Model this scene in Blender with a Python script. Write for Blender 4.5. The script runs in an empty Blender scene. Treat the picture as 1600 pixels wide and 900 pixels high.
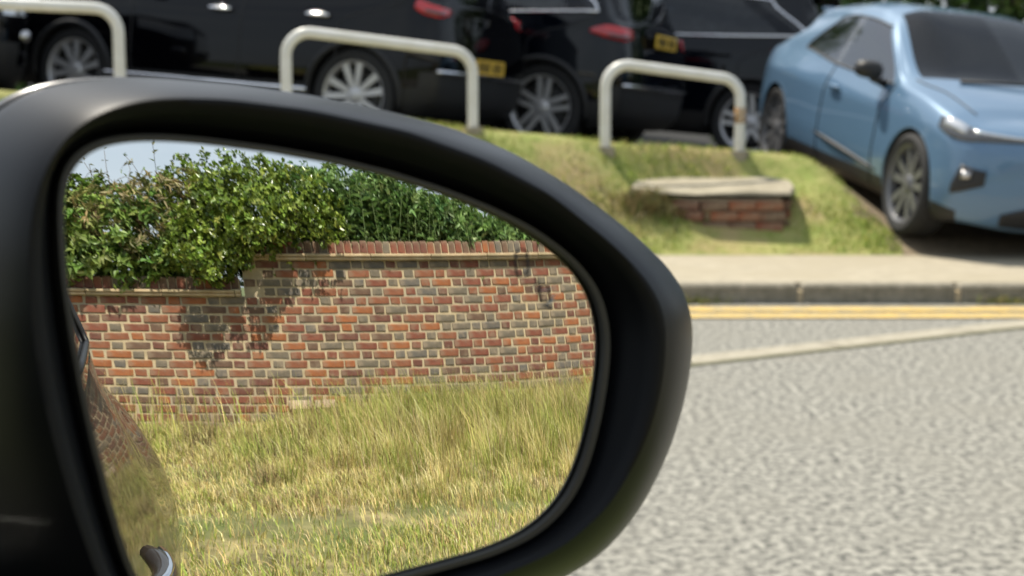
import bpy, bmesh, math, random
import numpy as np
from mathutils import Vector, Matrix, Quaternion

rng = np.random.default_rng(11)
random.seed(5)
scene = bpy.context.scene
col = scene.collection
R = math.radians

# ------------------------------------------------------------------ camera
cam_d = bpy.data.cameras.new('camera')
cam = bpy.data.objects.new('camera', cam_d)
col.objects.link(cam)
cam.location = (0, 0, 1.2)
cam.rotation_euler = (R(90 - 7.1485), 0, 0)
cam_d.sensor_width = 36
cam_d.lens = 54.0
cam_d.clip_start = 0.05
cam_d.clip_end = 2000
cam_d.dof.use_dof = True
cam_d.dof.focus_distance = 0.88
cam_d.dof.aperture_fstop = 13.5
scene.camera = cam

# ------------------------------------------------------------------ light
SUN_AZ, SUN_EL = -36.0, 58.0
world = bpy.data.worlds.new('World')
scene.world = world
world.use_nodes = True
wn = world.node_tree
bgn = wn.nodes['Background']
sky = wn.nodes.new('ShaderNodeTexSky')
sky.sky_type = 'NISHITA'
sky.sun_disc = False
sky.sun_elevation = R(SUN_EL)
sky.sun_rotation = R(SUN_AZ)
sky.air_density = 1.0
sky.dust_density = 2.0
tcw = wn.nodes.new('ShaderNodeTexCoord')
mpw = wn.nodes.new('ShaderNodeMapping'); mpw.inputs['Scale'].default_value = (1.0, 1.0, 2.6)
nzw = wn.nodes.new('ShaderNodeTexNoise'); nzw.inputs['Scale'].default_value = 2.4; nzw.inputs['Detail'].default_value = 7; nzw.inputs['Roughness'].default_value = .58
rpw = wn.nodes.new('ShaderNodeMapRange'); rpw.inputs[1].default_value = .36; rpw.inputs[2].default_value = .68; rpw.inputs[3].default_value = .5; rpw.inputs[4].default_value = .95
mxw = wn.nodes.new('ShaderNodeMix'); mxw.data_type = 'RGBA'; mxw.inputs[7].default_value = (6.0, 6.6, 7.2, 1)
wn.links.new(tcw.outputs['Generated'], mpw.inputs[0]); wn.links.new(mpw.outputs[0], nzw.inputs[0]); wn.links.new(nzw.outputs[0], rpw.inputs[0])
wn.links.new(rpw.outputs[0], mxw.inputs[0]); wn.links.new(sky.outputs[0], mxw.inputs[6]); wn.links.new(mxw.outputs[2], bgn.inputs[0])
bgn.inputs[1].default_value = 0.10
sd = bpy.data.lights.new('sun', 'SUN')
sd.energy = 4.9
sd.angle = R(0.53)
sd.color = (1.0, 0.925, 0.79)
sun = bpy.data.objects.new('sun', sd)
col.objects.link(sun)
S = Vector((math.sin(R(SUN_AZ)) * math.cos(R(SUN_EL)), math.cos(R(SUN_AZ)) * math.cos(R(SUN_EL)), math.sin(R(SUN_EL))))
sun.rotation_euler = S.to_track_quat('Z', 'Y').to_euler()
sun.location = S * 60
scene.view_settings.view_transform = 'Standard'
scene.view_settings.look = 'None'
scene.view_settings.gamma = 1
scene.view_settings.exposure = 0.42
scene.cycles.use_denoising = True
scene.cycles.max_bounces = 10
scene.cycles.glossy_bounces = 6
scene.cycles.transparent_max_bounces = 12

# ------------------------------------------------------------------ materials
MATS = {}
def nd(nt, t, **kw):
    n = nt.nodes.new(t)
    for k, v in kw.items():
        if k in n.inputs: n.inputs[k].default_value = v
        else: setattr(n, k, v)
    return n

def mat(name, c, rough=.6, metal=0., c2=None, scale=5., detail=6., bump=0., bscale=60., coat=0., spec=.5, c3=None, s3=.6, lo=.38, hi=.62, stretch=None, aniso=0):
    if name in MATS: return MATS[name]
    m = bpy.data.materials.new(name); m.use_nodes = True
    nt = m.node_tree; b = nt.nodes['Principled BSDF']
    b.inputs['Base Color'].default_value = (*c, 1)
    b.inputs['Roughness'].default_value = rough
    b.inputs['Metallic'].default_value = metal
    b.inputs['Specular IOR Level'].default_value = spec
    b.inputs['Coat Weight'].default_value = coat
    b.inputs['Coat Roughness'].default_value = .02
    tc = nt.nodes.new('ShaderNodeTexCoord'); vec = tc.outputs['Object']
    if stretch:
        mp = nt.nodes.new('ShaderNodeMapping'); mp.inputs['Scale'].default_value = stretch
        nt.links.new(vec, mp.inputs[0]); vec = mp.outputs[0]
    def noise(sc, det=6.):
        n = nd(nt, 'ShaderNodeTexNoise', Scale=sc, Detail=det, Roughness=.62); nt.links.new(vec, n.inputs['Vector']); return n
    cur = None
    if c2:
        n = noise(scale, detail); r = nt.nodes.new('ShaderNodeValToRGB')
        r.color_ramp.elements[0].position = lo; r.color_ramp.elements[1].position = hi
        r.color_ramp.elements[0].color = (*c, 1); r.color_ramp.elements[1].color = (*c2, 1)
        nt.links.new(n.outputs[0], r.inputs[0]); cur = r.outputs[0]
        if c3:
            n3 = noise(s3, 4.); r3 = nt.nodes.new('ShaderNodeValToRGB')
            r3.color_ramp.elements[0].position = .45; r3.color_ramp.elements[1].position = .62
            if name == 'road_asphalt': r3.color_ramp.elements[1].color = (.45, .45, .45, 1)
            nt.links.new(n3.outputs[0], r3.inputs[0])
            mx = nd(nt, 'ShaderNodeMix', data_type='RGBA'); mx.inputs[7].default_value = (*c3, 1)
            nt.links.new(r3.outputs[0], mx.inputs[0]); nt.links.new(cur, mx.inputs[6]); cur = mx.outputs[2]
        nt.links.new(cur, b.inputs['Base Color'])
    if bump:
        n = noise(bscale, 5.); bp = nd(nt, 'ShaderNodeBump', Strength=min(1., bump), Distance=.16 / bscale)
        nt.links.new(n.outputs[0], bp.inputs['Height']); nt.links.new(bp.outputs[0], b.inputs['Normal'])
    MATS[name] = m
    return m

def leaf_mat(name, rough=.45, trans=.3, spec=.4):
    m = bpy.data.materials.new(name); m.use_nodes = True
    nt = m.node_tree; b = nt.nodes['Principled BSDF']; out = nt.nodes['Material Output']
    a = nt.nodes.new('ShaderNodeAttribute'); a.attribute_name = 'tint'
    nt.links.new(a.outputs['Color'], b.inputs['Base Color'])
    b.inputs['Roughness'].default_value = rough; b.inputs['Specular IOR Level'].default_value = spec
    t = nt.nodes.new('ShaderNodeBsdfTranslucent'); nt.links.new(a.outputs['Color'], t.inputs[0])
    mx = nt.nodes.new('ShaderNodeMixShader'); mx.inputs[0].default_value = trans
    nt.links.new(b.outputs[0], mx.inputs[1]); nt.links.new(t.outputs[0], mx.inputs[2]); nt.links.new(mx.outputs[0], out.inputs[0])
    MATS[name] = m
    return m

def paint(name, c, flake=.0, coat=.6, spec=.2):
    m = mat(name, c, rough=.38, metal=flake, coat=coat, spec=spec)
    return m

def glass_mat(name, tint, tr, ior=1.6):
    m = bpy.data.materials.new(name); m.use_nodes = True
    nt = m.node_tree; out = nt.nodes['Material Output']; nt.nodes.remove(nt.nodes['Principled BSDF'])
    t = nt.nodes.new('ShaderNodeBsdfTransparent'); t.inputs[0].default_value = (*[v * tr for v in tint], 1)
    g = nd(nt, 'ShaderNodeBsdfGlossy', Roughness=.02); g.inputs[0].default_value = (.95, .97, 1, 1)
    f = nd(nt, 'ShaderNodeFresnel', IOR=ior)
    mx = nt.nodes.new('ShaderNodeMixShader')
    nt.links.new(f.outputs[0], mx.inputs[0]); nt.links.new(t.outputs[0], mx.inputs[1]); nt.links.new(g.outputs[0], mx.inputs[2])
    nt.links.new(mx.outputs[0], out.inputs[0]); MATS[name] = m
    return m

M_road = mat('road_asphalt', (.055, .056, .053), .95, c2=(.34, .332, .292), scale=34, detail=15, c3=(.215, .208, .18), s3=1.6, bump=.18, bscale=140, lo=.37, hi=.6, spec=.2)
M_roadfar = mat('road_asphalt_far', (.16, .15, .125), .9, c2=(.28, .265, .22), scale=12, bump=.4, bscale=100)
M_pave = mat('pavement_concrete', (.30, .265, .195), .9, c2=(.38, .335, .25), scale=9, bump=.2, bscale=90, c3=(.32, .28, .20), s3=1.2)
M_kerb = mat('kerb_stone', (.17, .155, .115), .9, c2=(.27, .245, .19), scale=14, bump=.3, bscale=80)
M_yellow = mat('yellow_paint', (.62, .42, .11), .8, c2=(.40, .32, .16), scale=9, bump=.2, bscale=120)
M_channel = mat('channel_concrete', (.28, .255, .195), .9, c2=(.36, .33, .26), scale=12, bump=.2)
M_moss = mat('moss', (.12, .13, .05), 1, c2=(.2, .19, .1), scale=20)
M_lot = mat('car_park_asphalt', (.030, .030, .030), .95, c2=(.05, .049, .046), scale=25, bump=.4, bscale=120, spec=.05)
M_dirt = mat('drive_dirt', (.16, .12, .075), .95, c2=(.24, .19, .12), scale=18, bump=.5, bscale=70)
M_bank = mat('bank_turf', (.19, .24, .045), .95, c2=(.34, .33, .11), scale=4.5, bump=.6, bscale=70, c3=(.36, .28, .13), s3=1.5)
M_verge = mat('verge_soil', (.10, .08, .04), .95, c2=(.36, .29, .14), scale=5, bump=.7, bscale=60, c3=(.12, .14, .04), s3=.9)
M_ground = mat('ground_grass', (.07, .1, .025), .95, c2=(.13, .14, .05), scale=.3)
M_hoop = mat('hoop_paint', (.74, .735, .69), .35, c2=(.66, .65, .58), scale=6, spec=.5)
M_rust = mat('rust', (.30, .16, .06), .9, c2=(.4, .25, .1), scale=40)
M_mortar = mat('mortar', (.43, .335, .20), .95, c2=(.55, .445, .285), scale=16, bump=.5, bscale=110, c3=(.36, .31, .22), s3=2.5)
M_stone = mat('coping_stone', (.47, .34, .20), .9, c2=(.56, .44, .28), scale=11, bump=.4, bscale=70, c3=(.33, .26, .15), s3=2.)
BR = {}
for nm, a, b_ in (('brick_orange', (.36, .135, .055), (.27, .098, .046)), ('brick_red', (.245, .088, .055), (.18, .066, .046)), ('brick_rust', (.285, .112, .06), (.21, .083, .05)),
                  ('brick_maroon', (.185, .078, .056), (.135, .062, .048)), ('brick_brown', (.165, .098, .066), (.125, .08, .058)), ('brick_grey', (.14, .118, .088), (.19, .16, .12)), ('brick_blue_grey', (.115, .103, .09), (.165, .145, .12)), ('brick_pale', (.60, .40, .29), (.72, .58, .46))):
    BR[nm] = mat(nm, a, .92, c2=b_, scale=26, bump=.8, bscale=90, lo=.3, hi=.7, c3=tuple(.55 * p + .45 * q for p, q in zip(b_, (.33, .25, .17))), s3=9., spec=.25)
M_plastic = mat('black_plastic', (.003, .0033, .004), .36, bump=.30, bscale=1300, spec=.2)
M_plastic2 = mat('black_recess_plastic', (.004, .0045, .006), .5, spec=.22)
M_cap = mat('mirror_cap_paint', (.016, .018, .022), .28, coat=1.0)
M_bezel = mat('glass_bezel', (.035, .033, .028), .5)
M_icon = mat('icon_etch', (.03, .026, .024), .5)
M_icon2 = mat('icon_etch_pale', (.5, .5, .47), .5)
M_mirror = mat('mirror_silver', (.84, .86, .86), 0.0, metal=1.0)
M_black = paint('car_paint_black', (.0012, .0012, .002), coat=.6, spec=0.)
M_navy = paint('car_paint_blue_black', (.0015, .0025, .005), coat=.7, spec=0.)
M_blue = paint('car_paint_light_blue', (.10, .185, .295), .15, coat=1.0)
M_own = paint('car_paint_dark_bronze', (.030, .023, .018), coat=.6, spec=.1)
M_trim = mat('trim_black', (.012, .012, .013), .55)
M_chrome = mat('chrome', (.75, .75, .77), .12, metal=1.0)
M_satin = mat('satin_silver', (.55, .55, .56), .3, metal=1.0)
M_rim = mat('rim_alloy', (.55, .545, .55), .38, metal=.45)
M_rimd = mat('rim_dark', (.16, .162, .17), .3, metal=.35, spec=.5)
M_tyre = mat('tyre_rubber', (.018, .018, .019), .8)
M_disc = mat('brake_disc', (.04, .04, .042), .5)
M_red = mat('lamp_red', (.45, .012, .02), .12, coat=1.0)
M_redb = mat('lamp_red_bright', (.75, .03, .035), .12, coat=1.0)
M_lampw = mat('lamp_clear', (.62, .64, .66), .08, metal=.6, coat=1.0)
M_lampd = mat('lamp_smoked', (.05, .052, .056), .1, coat=1.0)
M_plate_y = mat('plate_yellow', (.72, .46, .05), .45)
M_plate_w = mat('plate_white', (.7, .7, .68), .45)
M_char = mat('plate_black', (.01, .01, .01), .5)
M_seat = mat('seat_cloth', (.02, .02, .022), .8)
M_glass = glass_mat('window_glass', (.55, .78, 1.0), .12, 1.42)
M_sglass = glass_mat('side_glass', (.75, .82, .82), .7, 2.3)
M_glassd = glass_mat('privacy_glass', (.5, .55, .58), .18)
M_leaf = leaf_mat('leaf', .42, .28)
M_gloss = leaf_mat('glossy_leaf', .24, .2, .6)
M_grass = leaf_mat('grass_blade', .6, .22, .2)
M_stem = mat('green_stem', (.09, .13, .04), .8)
M_bark = mat('bark', (.10, .075, .05), .95, c2=(.17, .13, .09), scale=14, bump=.8, bscale=30)
M_conc = mat('old_concrete', (.36, .32, .235), .95, c2=(.25, .22, .155), scale=6, bump=.5, bscale=50)

# ------------------------------------------------------------------ helpers
def link(o, parent=None):
    col.objects.link(o)
    if parent is not None: o.parent = parent
    return o

def tag(o, label=None, cat=None, group=None, kind=None):
    if label: o['label'] = label
    if cat: o['category'] = cat
    if group: o['group'] = group
    if kind: o['kind'] = kind
    return o

def empty(name, loc=(0, 0, 0), rz=0, parent=None):
    o = bpy.data.objects.new(name, None); o.location = loc; o.rotation_euler = (0, 0, rz); o.empty_display_size = .2
    return link(o, parent)

def mesh_obj(name, verts, faces, m, parent=None, smooth=False, angle=None):
    me = bpy.data.meshes.new(name)
    me.from_pydata([tuple(map(float, v)) for v in verts], [], faces); me.update()
    for mm in (m if isinstance(m, (list, tuple)) else [m]): me.materials.append(mm)
    if smooth:
        me.polygons.foreach_set('use_smooth', [True] * len(me.polygons))
        if angle: me.set_sharp_from_angle(angle=R(angle))
    return link(bpy.data.objects.new(name, me), parent)

class MB:
    def __init__(s): s.v = []; s.f = []
    def add(s, v, f):
        n = len(s.v); s.v += [tuple(map(float, p)) for p in v]; s.f += [tuple(i + n for i in q) for q in f]; return s
    def box(s, c, d, bev=0., rot=None):
        hx, hy, hz = d[0] / 2, d[1] / 2, d[2] / 2
        if bev <= 0:
            v = [(x, y, z) for z in (-hz, hz) for y in (-hy, hy) for x in (-hx, hx)]
            f = [(0, 2, 3, 1), (4, 5, 7, 6), (0, 1, 5, 4), (2, 6, 7, 3), (0, 4, 6, 2), (1, 3, 7, 5)]
        else:
            v, f = bevbox(hx, hy, hz, bev)
        if rot is not None: v = [rot @ Vector(p) for p in v]
        return s.add([(p[0] + c[0], p[1] + c[1], p[2] + c[2]) for p in v], f)
    def tube(s, pts, rad, n=8, closed=False, caps=True):
        pts = [Vector(p) for p in pts]; k = len(pts)
        rads = rad if isinstance(rad, (list, tuple)) else [rad] * k
        v = []; f = []
        t0 = (pts[1] - pts[0]).normalized()
        a = t0.orthogonal().normalized()
        for i in range(k):
            if closed: t = (pts[(i + 1) % k] - pts[i - 1]).normalized()
            else: t = (pts[min(i + 1, k - 1)] - pts[max(i - 1, 0)]).normalized()
            a = (a - t * a.dot(t)).normalized(); b = t.cross(a)
            for j in range(n):
                w = 2 * math.pi * j / n
                v.append(pts[i] + (a * math.cos(w) + b * math.sin(w)) * rads[i])
        m = k if closed else k - 1
        for i in range(m):
            for j in range(n):
                i2 = (i + 1) % k
                f.append((i * n + j, i * n + (j + 1) % n, i2 * n + (j + 1) % n, i2 * n + j))
        if caps and not closed:
            f.append(tuple(range(n))[::-1]); f.append(tuple((k - 1) * n + j for j in range(n)))
        return s.add(v, f)
    def lathe(s, prof, n=40, axis='y'):
        v = []; f = []; k = len(prof)
        for j in range(n):
            w = 2 * math.pi * j / n
            for r, h in prof: v.append((r * math.cos(w), h, r * math.sin(w)))
        for j in range(n):
            for i in range(k - 1):
                j2 = (j + 1) % n
                f.append((j * k + i, j * k + i + 1, j2 * k + i + 1, j2 * k + i))
        return s.add(v, f)
    def ell(s, c, r, e=1., nu=20, nv=12):
        v = []; f = []
        def sp(a, p): return math.copysign(abs(a) ** p, a)
        for i in range(nv + 1):
            ph = -math.pi / 2 + math.pi * i / nv
            for j in range(nu):
                th = 2 * math.pi * j / nu
                v.append((c[0] + r[0] * sp(math.cos(ph), e) * sp(math.cos(th), e), c[1] + r[1] * sp(math.cos(ph), e) * sp(math.sin(th), e), c[2] + r[2] * sp(math.sin(ph), e)))
        for i in range(nv):
            for j in range(nu):
                f.append((i * nu + j, i * nu + (j + 1) % nu, (i + 1) * nu + (j + 1) % nu, (i + 1) * nu + j))
        return s.add(v, f)
    def build(s, name, m, parent=None, smooth=False, angle=None):
        return mesh_obj(name, s.v, s.f, m, parent, smooth, angle)

def bevbox(hx, hy, hz, b):
    bm = bmesh.new(); bmesh.ops.create_cube(bm, size=1)
    for v in bm.verts: v.co = Vector((v.co.x * 2 * hx, v.co.y * 2 * hy, v.co.z * 2 * hz))
    bmesh.ops.bevel(bm, geom=list(bm.edges), offset=b, segments=1, affect='EDGES', profile=.5)
    bm.verts.index_update()
    v = [p.co.copy() for p in bm.verts]; f = [tuple(q.index for q in p.verts) for p in bm.faces]; bm.free()
    return v, f

def fast_mesh(name, V, F, tints, m, parent=None, kind=None):
    """V (n,3), F (k,3) triangles, tints (n,3)"""
    me = bpy.data.meshes.new(name)
    me.vertices.add(len(V)); me.vertices.foreach_set('co', np.ascontiguousarray(V, np.float32).ravel())
    me.loops.add(len(F) * 3); me.loops.foreach_set('vertex_index', np.ascontiguousarray(F, np.int32).ravel())
    me.polygons.add(len(F)); me.polygons.foreach_set('loop_start', np.arange(0, len(F) * 3, 3, dtype=np.int32))
    me.polygons.foreach_set('loop_total', np.full(len(F), 3, np.int32))
    me.update(calc_edges=True)
    at = me.attributes.new('tint', 'FLOAT_COLOR', 'POINT')
    at.data.foreach_set('color', np.c_[tints, np.ones(len(V))].astype(np.float32).ravel())
    me.materials.append(m)
    o = link(bpy.data.objects.new(name, me), parent)
    if kind: o['kind'] = kind
    return o

def unit(a): return a / np.maximum(np.linalg.norm(a, axis=-1, keepdims=True), 1e-9)

def leaf_arrays(P, D, Nn, L, Wd, C, fold=.25, droop=.15):
    """kite leaves: base P, direction D, face normal Nn, length L, width Wd, colour C"""
    n = len(P); D = unit(D); side = unit(np.cross(Nn, D)); up = np.cross(D, side)
    L = L[:, None]; Wd = Wd[:, None]
    mid = P + D * L * .42
    b = P; t = P + D * L - up * L * droop
    l = mid + side * Wd * .5 + up * Wd * fold; r = mid - side * Wd * .5 + up * Wd * fold
    V = np.stack([b, l, t, r], 1).reshape(-1, 3)
    i = np.arange(n)[:, None] * 4
    F = np.concatenate([np.c_[i, i + 2, i + 1], np.c_[i, i + 3, i + 2]], 0)
    return V, F, np.repeat(C, 4, 0)

def mixcol(n, cols, w, jit=.18):
    cols = np.array(cols); idx = rng.choice(len(cols), n, p=np.array(w) / sum(w))
    return np.clip(cols[idx] * (1 + rng.normal(0, jit, (n, 1))) * (1 + rng.normal(0, jit * .3, (n, 3))), .002, 1)

# ------------------------------------------------------------------ terrain
YK = .7   # terrain functions are written in units of 0.7 m along y
def sm(t): t = np.clip(t, 0, 1); return t * t * (3 - 2 * t)
def yc(x): return 16.4 + .25 * np.clip(x, -9, 6)
def zc(x): return .93 - .085 * np.clip(x, -6, 5)
def lotz(x): return .715 - .085 * np.clip(x, -7, 5)
def xe(y): return 2.80 - .125 * (y - 15)
def height(x, y):
    y = y / YK
    t = (y - 15) / (yc(x) - 15)
    zb = .112 + (zc(x) - .112) * (.55 * np.clip(t, 0, 1) + .45 * sm(t))
    zb = zb + (lotz(x) - zc(x)) * sm((y - yc(x) - .15) / .5)
    zd = np.interp(y, [15, 15.6, 19.4, 21], [.12, .235, .55, .58])
    zd = zd + (lotz(x) - zd) * sm((y - 19.6) / 3.) - .06 * np.clip(x - 2.6, 0, 2.5)
    k = sm((x - xe(y)) / .7 + .5)
    z = zb * (1 - k) + zd * k
    q = np.exp(-((x - 1.5) / .75)**4 - ((y * YK - 11.32) / .36)**4)
    return z * (1 - q) + np.minimum(z, .36 + .22 * (y * YK - 10.9)) * q

def sheet(name, x0, x1, y0, y1, z, m, kind='structure'):
    o = mesh_obj(name, [(x0, y0, z), (x1, y0, z), (x1, y1, z), (x0, y1, z)], [(0, 1, 2, 3)], m)
    if kind: o['kind'] = kind
    return o

sheet('ground', -600, 600, -600, 600, -.06, M_ground)
sheet('road', -60, 60, 2.4, 8.96, 0., M_road)
pv = MB(); pv.box((0, 9.76, -.015), (120, 1.6, .25)); tag(pv.build('pavement', M_pave), kind='structure')
# kerb with single stones
kerb = tag(empty('kerb', (0, 8.895, 0)), kind='structure')
ks, kf = bevbox(.444, .065, .12, .014)
kme = bpy.data.meshes.new('kerb_stone'); kme.from_pydata(ks, [], kf); kme.materials.append(M_kerb)
for i in range(-22, 24):
    o = bpy.data.objects.new('kerb_stone', kme); o.location = (i * .915 + .3, random.uniform(-.004, .004), -.008 + random.uniform(-.004, .004)); link(o, kerb)
mesh_obj('kerb_bed', *(lambda b: (b.v, b.f))(MB().box((0, 0, -.03), (42, .11, .2))), M_mortar, kerb)
# gutter channel, yellow lines
sheet('gutter', -60, 60, 8.69, 8.831, .004, M_roadfar)
for i, (a, b) in enumerate(((8.22, 8.38), (8.47, 8.64))):
    o = sheet('yellow_line', -60, 60, a, b, .008, M_yellow, None); tag(o, ('yellow line painted nearer the middle of the road', 'yellow line painted nearest the kerb')[i], 'road marking', 'double yellow lines')
# flush concrete channel crossing the road at a slant
def strip(name, p0, p1, w, z, m, off=0.):
    p0 = Vector((*p0, 0)); p1 = Vector((*p1, 0)); d = (p1 - p0).normalized(); n = Vector((-d.y, d.x, 0))
    v = [p0 + n * (off - w / 2), p1 + n * (off - w / 2), p1 + n * (off + w / 2), p0 + n * (off + w / 2)]
    return mesh_obj(name, [(q.x, q.y, z) for q in v], [(0, 1, 2, 3)], m)
cdir = Vector((1.9, 1.15)).normalized(); c0 = Vector((.773, 6.86))
ch = tag(empty('channel_strip'), 'pale flush concrete strip slanting across the road surface', 'road strip')
nch = MB()
for i in range(-9, 5):
    a = c0 + cdir * (i * .9); b = c0 + cdir * (i * .9 + .885)
    if a.y > 8.1: break
    if b.y > 8.2: b = c0 + cdir * ((8.2 - c0.y) / cdir.y)
    o = strip('concrete_block', a, b, .17, .008, M_channel); o.parent = ch
o = strip('moss_edge', c0 - cdir * 8, c0 + cdir * 2.2, .03, .006, M_moss, -.096); o.parent = ch

def hf(name, xs, ys, m, keep, kind='structure'):
    X, Y = np.meshgrid(xs, ys); Z = height(X, Y); nx = len(xs)
    V = np.c_[X.ravel(), Y.ravel(), Z.ravel()]; F = []
    for j in range(len(ys) - 1):
        for i in range(nx - 1):
            cx = (xs[i] + xs[i + 1]) / 2; cy = (ys[j] + ys[j + 1]) / 2
            if keep(cx, cy / YK): F.append((j * nx + i, j * nx + i + 1, (j + 1) * nx + i + 1, (j + 1) * nx + i))
    o = mesh_obj(name, V, F, m, None, True); o['kind'] = kind
    return o
jit = lambda x, y: .10 * math.sin(x * 7.3 + y * 3.1) * math.sin(y * 9.1 - x * 2)
hf('grass_bank', np.arange(-9, 6.01, .07), np.arange(15, 19.5, .09) * YK, M_bank, lambda x, y: y < yc(x) + .45 and x < xe(y) - .12 + jit(x, y))
hf('driveway', np.arange(1.5, 7.01, .07), np.arange(15, 20.31, .09) * YK, M_dirt, lambda x, y: x >= xe(y) - .12 + jit(x, y) and y < 20.2)
hf('car_park', np.r_[-40, -25, -15, np.arange(-10, 10.1, .5), 15, 25, 40], np.r_[np.arange(16.5, 24, .5), 26, 30, 40, 60] * YK, M_lot, lambda x, y: (y > yc(x) + .2) and not (x > xe(y) - .3 and x < 7 and y < 19.9))

# ------------------------------------------------------------------ brick chamber on the bank
st = empty('brick_chamber', (1.60, 11.30, .405), R(-4))
tag(st, 'low broken brick chamber with pale concrete top on the grass bank', 'brick stump')
bm_ = {}
for nm in ('brick_red', 'brick_maroon', 'brick_brown', 'brick_rust'):
    v, f = bevbox(.105, .05, .0325, .005); me = bpy.data.meshes.new('brick'); me.from_pydata(v, [], f); me.materials.append(BR[nm]); bm_[nm] = me
path = [(-.62, -.26), (-.24, -.44), (.36, -.42), (.44, .1), (.2, .42), (-.4, .42)]
MB().add([(x * .93, y * .93, z) for z in (-.35, .07) for x, y in path], [(0, 1, 2, 3, 4, 5)[::-1], (6, 7, 8, 9, 10, 11)] + [(i, (i + 1) % 6, 6 + (i + 1) % 6, 6 + i) for i in range(6)]).build('mortar_core', M_mortar, st)
for r in range(5):
    for i in range(6):
        a = Vector(path[i]); b = Vector(path[(i + 1) % 6]); L = (b - a).length; d = (b - a) / L
        n = max(1, round(L / .222))
        for k in range(n):
            t = (k + .5 + (.35 if r % 2 else 0)) / n
            if t > 1.1: continue
            p = a + d * L * min(t, 1 - .08 / L)
            p = p * .965
            o = bpy.data.objects.new('brick', bm_[random.choice(list(bm_))]); o.location = (p.x, p.y, -.28 + r * .075)
            o.rotation_euler = (0, 0, math.atan2(d.y, d.x) + random.uniform(-.03, .03)); o.scale.x = min(1, L / n / .222); link(o, st)
slab = MB()
top = [(-.74, -.24), (-.5, -.36), (-.26, -.47), (.1, -.46), (.40, -.44), (.47, -.1), (.46, .12), (.24, .44), (-.1, .43), (-.44, .46), (-.7, .2)]
nt_ = len(top); jz = [random.uniform(-.02, .015) for _ in top]
slab.add([(x, y, .098) for x, y in top] + [(x * .97, y * .97, .118 + jz[i] * .6 + .09 * (y + .4)) for i, (x, y) in enumerate(top)] + [(0, 0, .15)],
         [tuple(range(nt_))[::-1]] + [(i, (i + 1) % nt_, nt_ + (i + 1) % nt_, nt_ + i) for i in range(nt_)] + [(nt_ + i, nt_ + (i + 1) % nt_, 2 * nt_) for i in range(nt_)])
slab.build('concrete_top', M_conc, st)
MB().box((-.12, .47, .165), (.62, .12, .06), .01).build('slot_shade', M_trim, st)  # solid black box, its colour stands for the shade inside the open slot
# ------------------------------------------------------------------ hoop barriers
def hoop(a, b, za, zb_, ga, gb, label, rust=None):
    a = Vector((*a, 0)); b = Vector((*b, 0)); d = (b - a).normalized(); r = .17
    pts = [a + Vector((0, 0, ga - .25)), a + Vector((0, 0, ga + .1)), a + Vector((0, 0, za - r))]
    for k in range(1, 7):
        w = math.pi / 2 * k / 6; pts.append(a + Vector((0, 0, za - r)) + d * (r - r * math.cos(w)) + Vector((0, 0, r * math.sin(w))))
    A2 = b + Vector((0, 0, zb_ - r))
    for k in range(0, 7):
        w = math.pi / 2 * (1 - k / 6); pts.append(A2 - d * (r - r * math.cos(w)) + Vector((0, 0, r * math.sin(w))))
    pts += [b + Vector((0, 0, gb + .1)), b + Vector((0, 0, gb - .25))]
    h = empty('hoop_barrier', (*((a + b) / 2).xy, min(ga, gb)))
    off = Vector((*((a + b) / 2).xy, min(ga, gb)))
    MB().tube([p - off for p in pts], .041, 14).build('tube', M_hoop, h, True)
    for q, g in ((a, ga), (b, gb)):
        MB().tube([Vector((q.x, q.y, g - .1)) - off, Vector((q.x, q.y, g + .012)) - off], .075, 12).build('footing', M_conc, h, True, 40)
    if rust: MB().tube([Vector((b.x, b.y, gb + .22)) - off, Vector((b.x, b.y, gb + .34)) - off], .0418, 12).build('rust_patch', M_rust, h, True)
    tag(h, label, 'hoop barrier', 'white hoop barriers along the bank')
hg = lambda x: float(height(x, yc(x) * YK))
hoop((-4.25, yc(-4.25) * YK), (-2.78, yc(-2.78) * YK), 1.85, 1.81, hg(-4.25), hg(-2.78), 'white tubular hoop barrier, leftmost one, cut off by the picture edge')
hoop((-1.63, yc(-1.63) * YK), (-.29, yc(-.29) * YK), 1.65, 1.53, hg(-1.63), hg(-.29), 'white tubular hoop barrier in front of the large black car with chrome sill')
hoop((.70, yc(.70) * YK), (1.74, yc(1.74) * YK), 1.425, 1.335, hg(.70), hg(1.74), 'white tubular hoop barrier with rusty post behind the brick chamber', True)

# ------------------------------------------------------------------ cars
def pchip(t, Y, q):
    t = np.asarray(t, float); h = np.diff(t); dlt = np.diff(Y, axis=0) / h[:, None]
    m = np.zeros_like(Y); n = len(t)
    for i in range(1, n - 1):
        a, b = dlt[i - 1], dlt[i]; w1 = 2 * h[i] + h[i - 1]; w2 = h[i] + 2 * h[i - 1]
        with np.errstate(all='ignore'):
            mm = (w1 + w2) / (w1 / a + w2 / b)
        m[i] = np.where(a * b > 0, np.nan_to_num(mm), 0)
    m[0] = dlt[0]; m[-1] = dlt[-1]
    k = np.clip(np.searchsorted(t, q, side='right') - 1, 0, n - 2); s = ((q - t[k]) / h[k])[:, None]; H = h[k][:, None]
    return (2 * s**3 - 3 * s**2 + 1) * Y[k] + (s**3 - 2 * s**2 + s) * H * m[k] + (-2 * s**3 + 3 * s**2) * Y[k + 1] + (s**3 - s**2) * H * m[k + 1]

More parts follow.
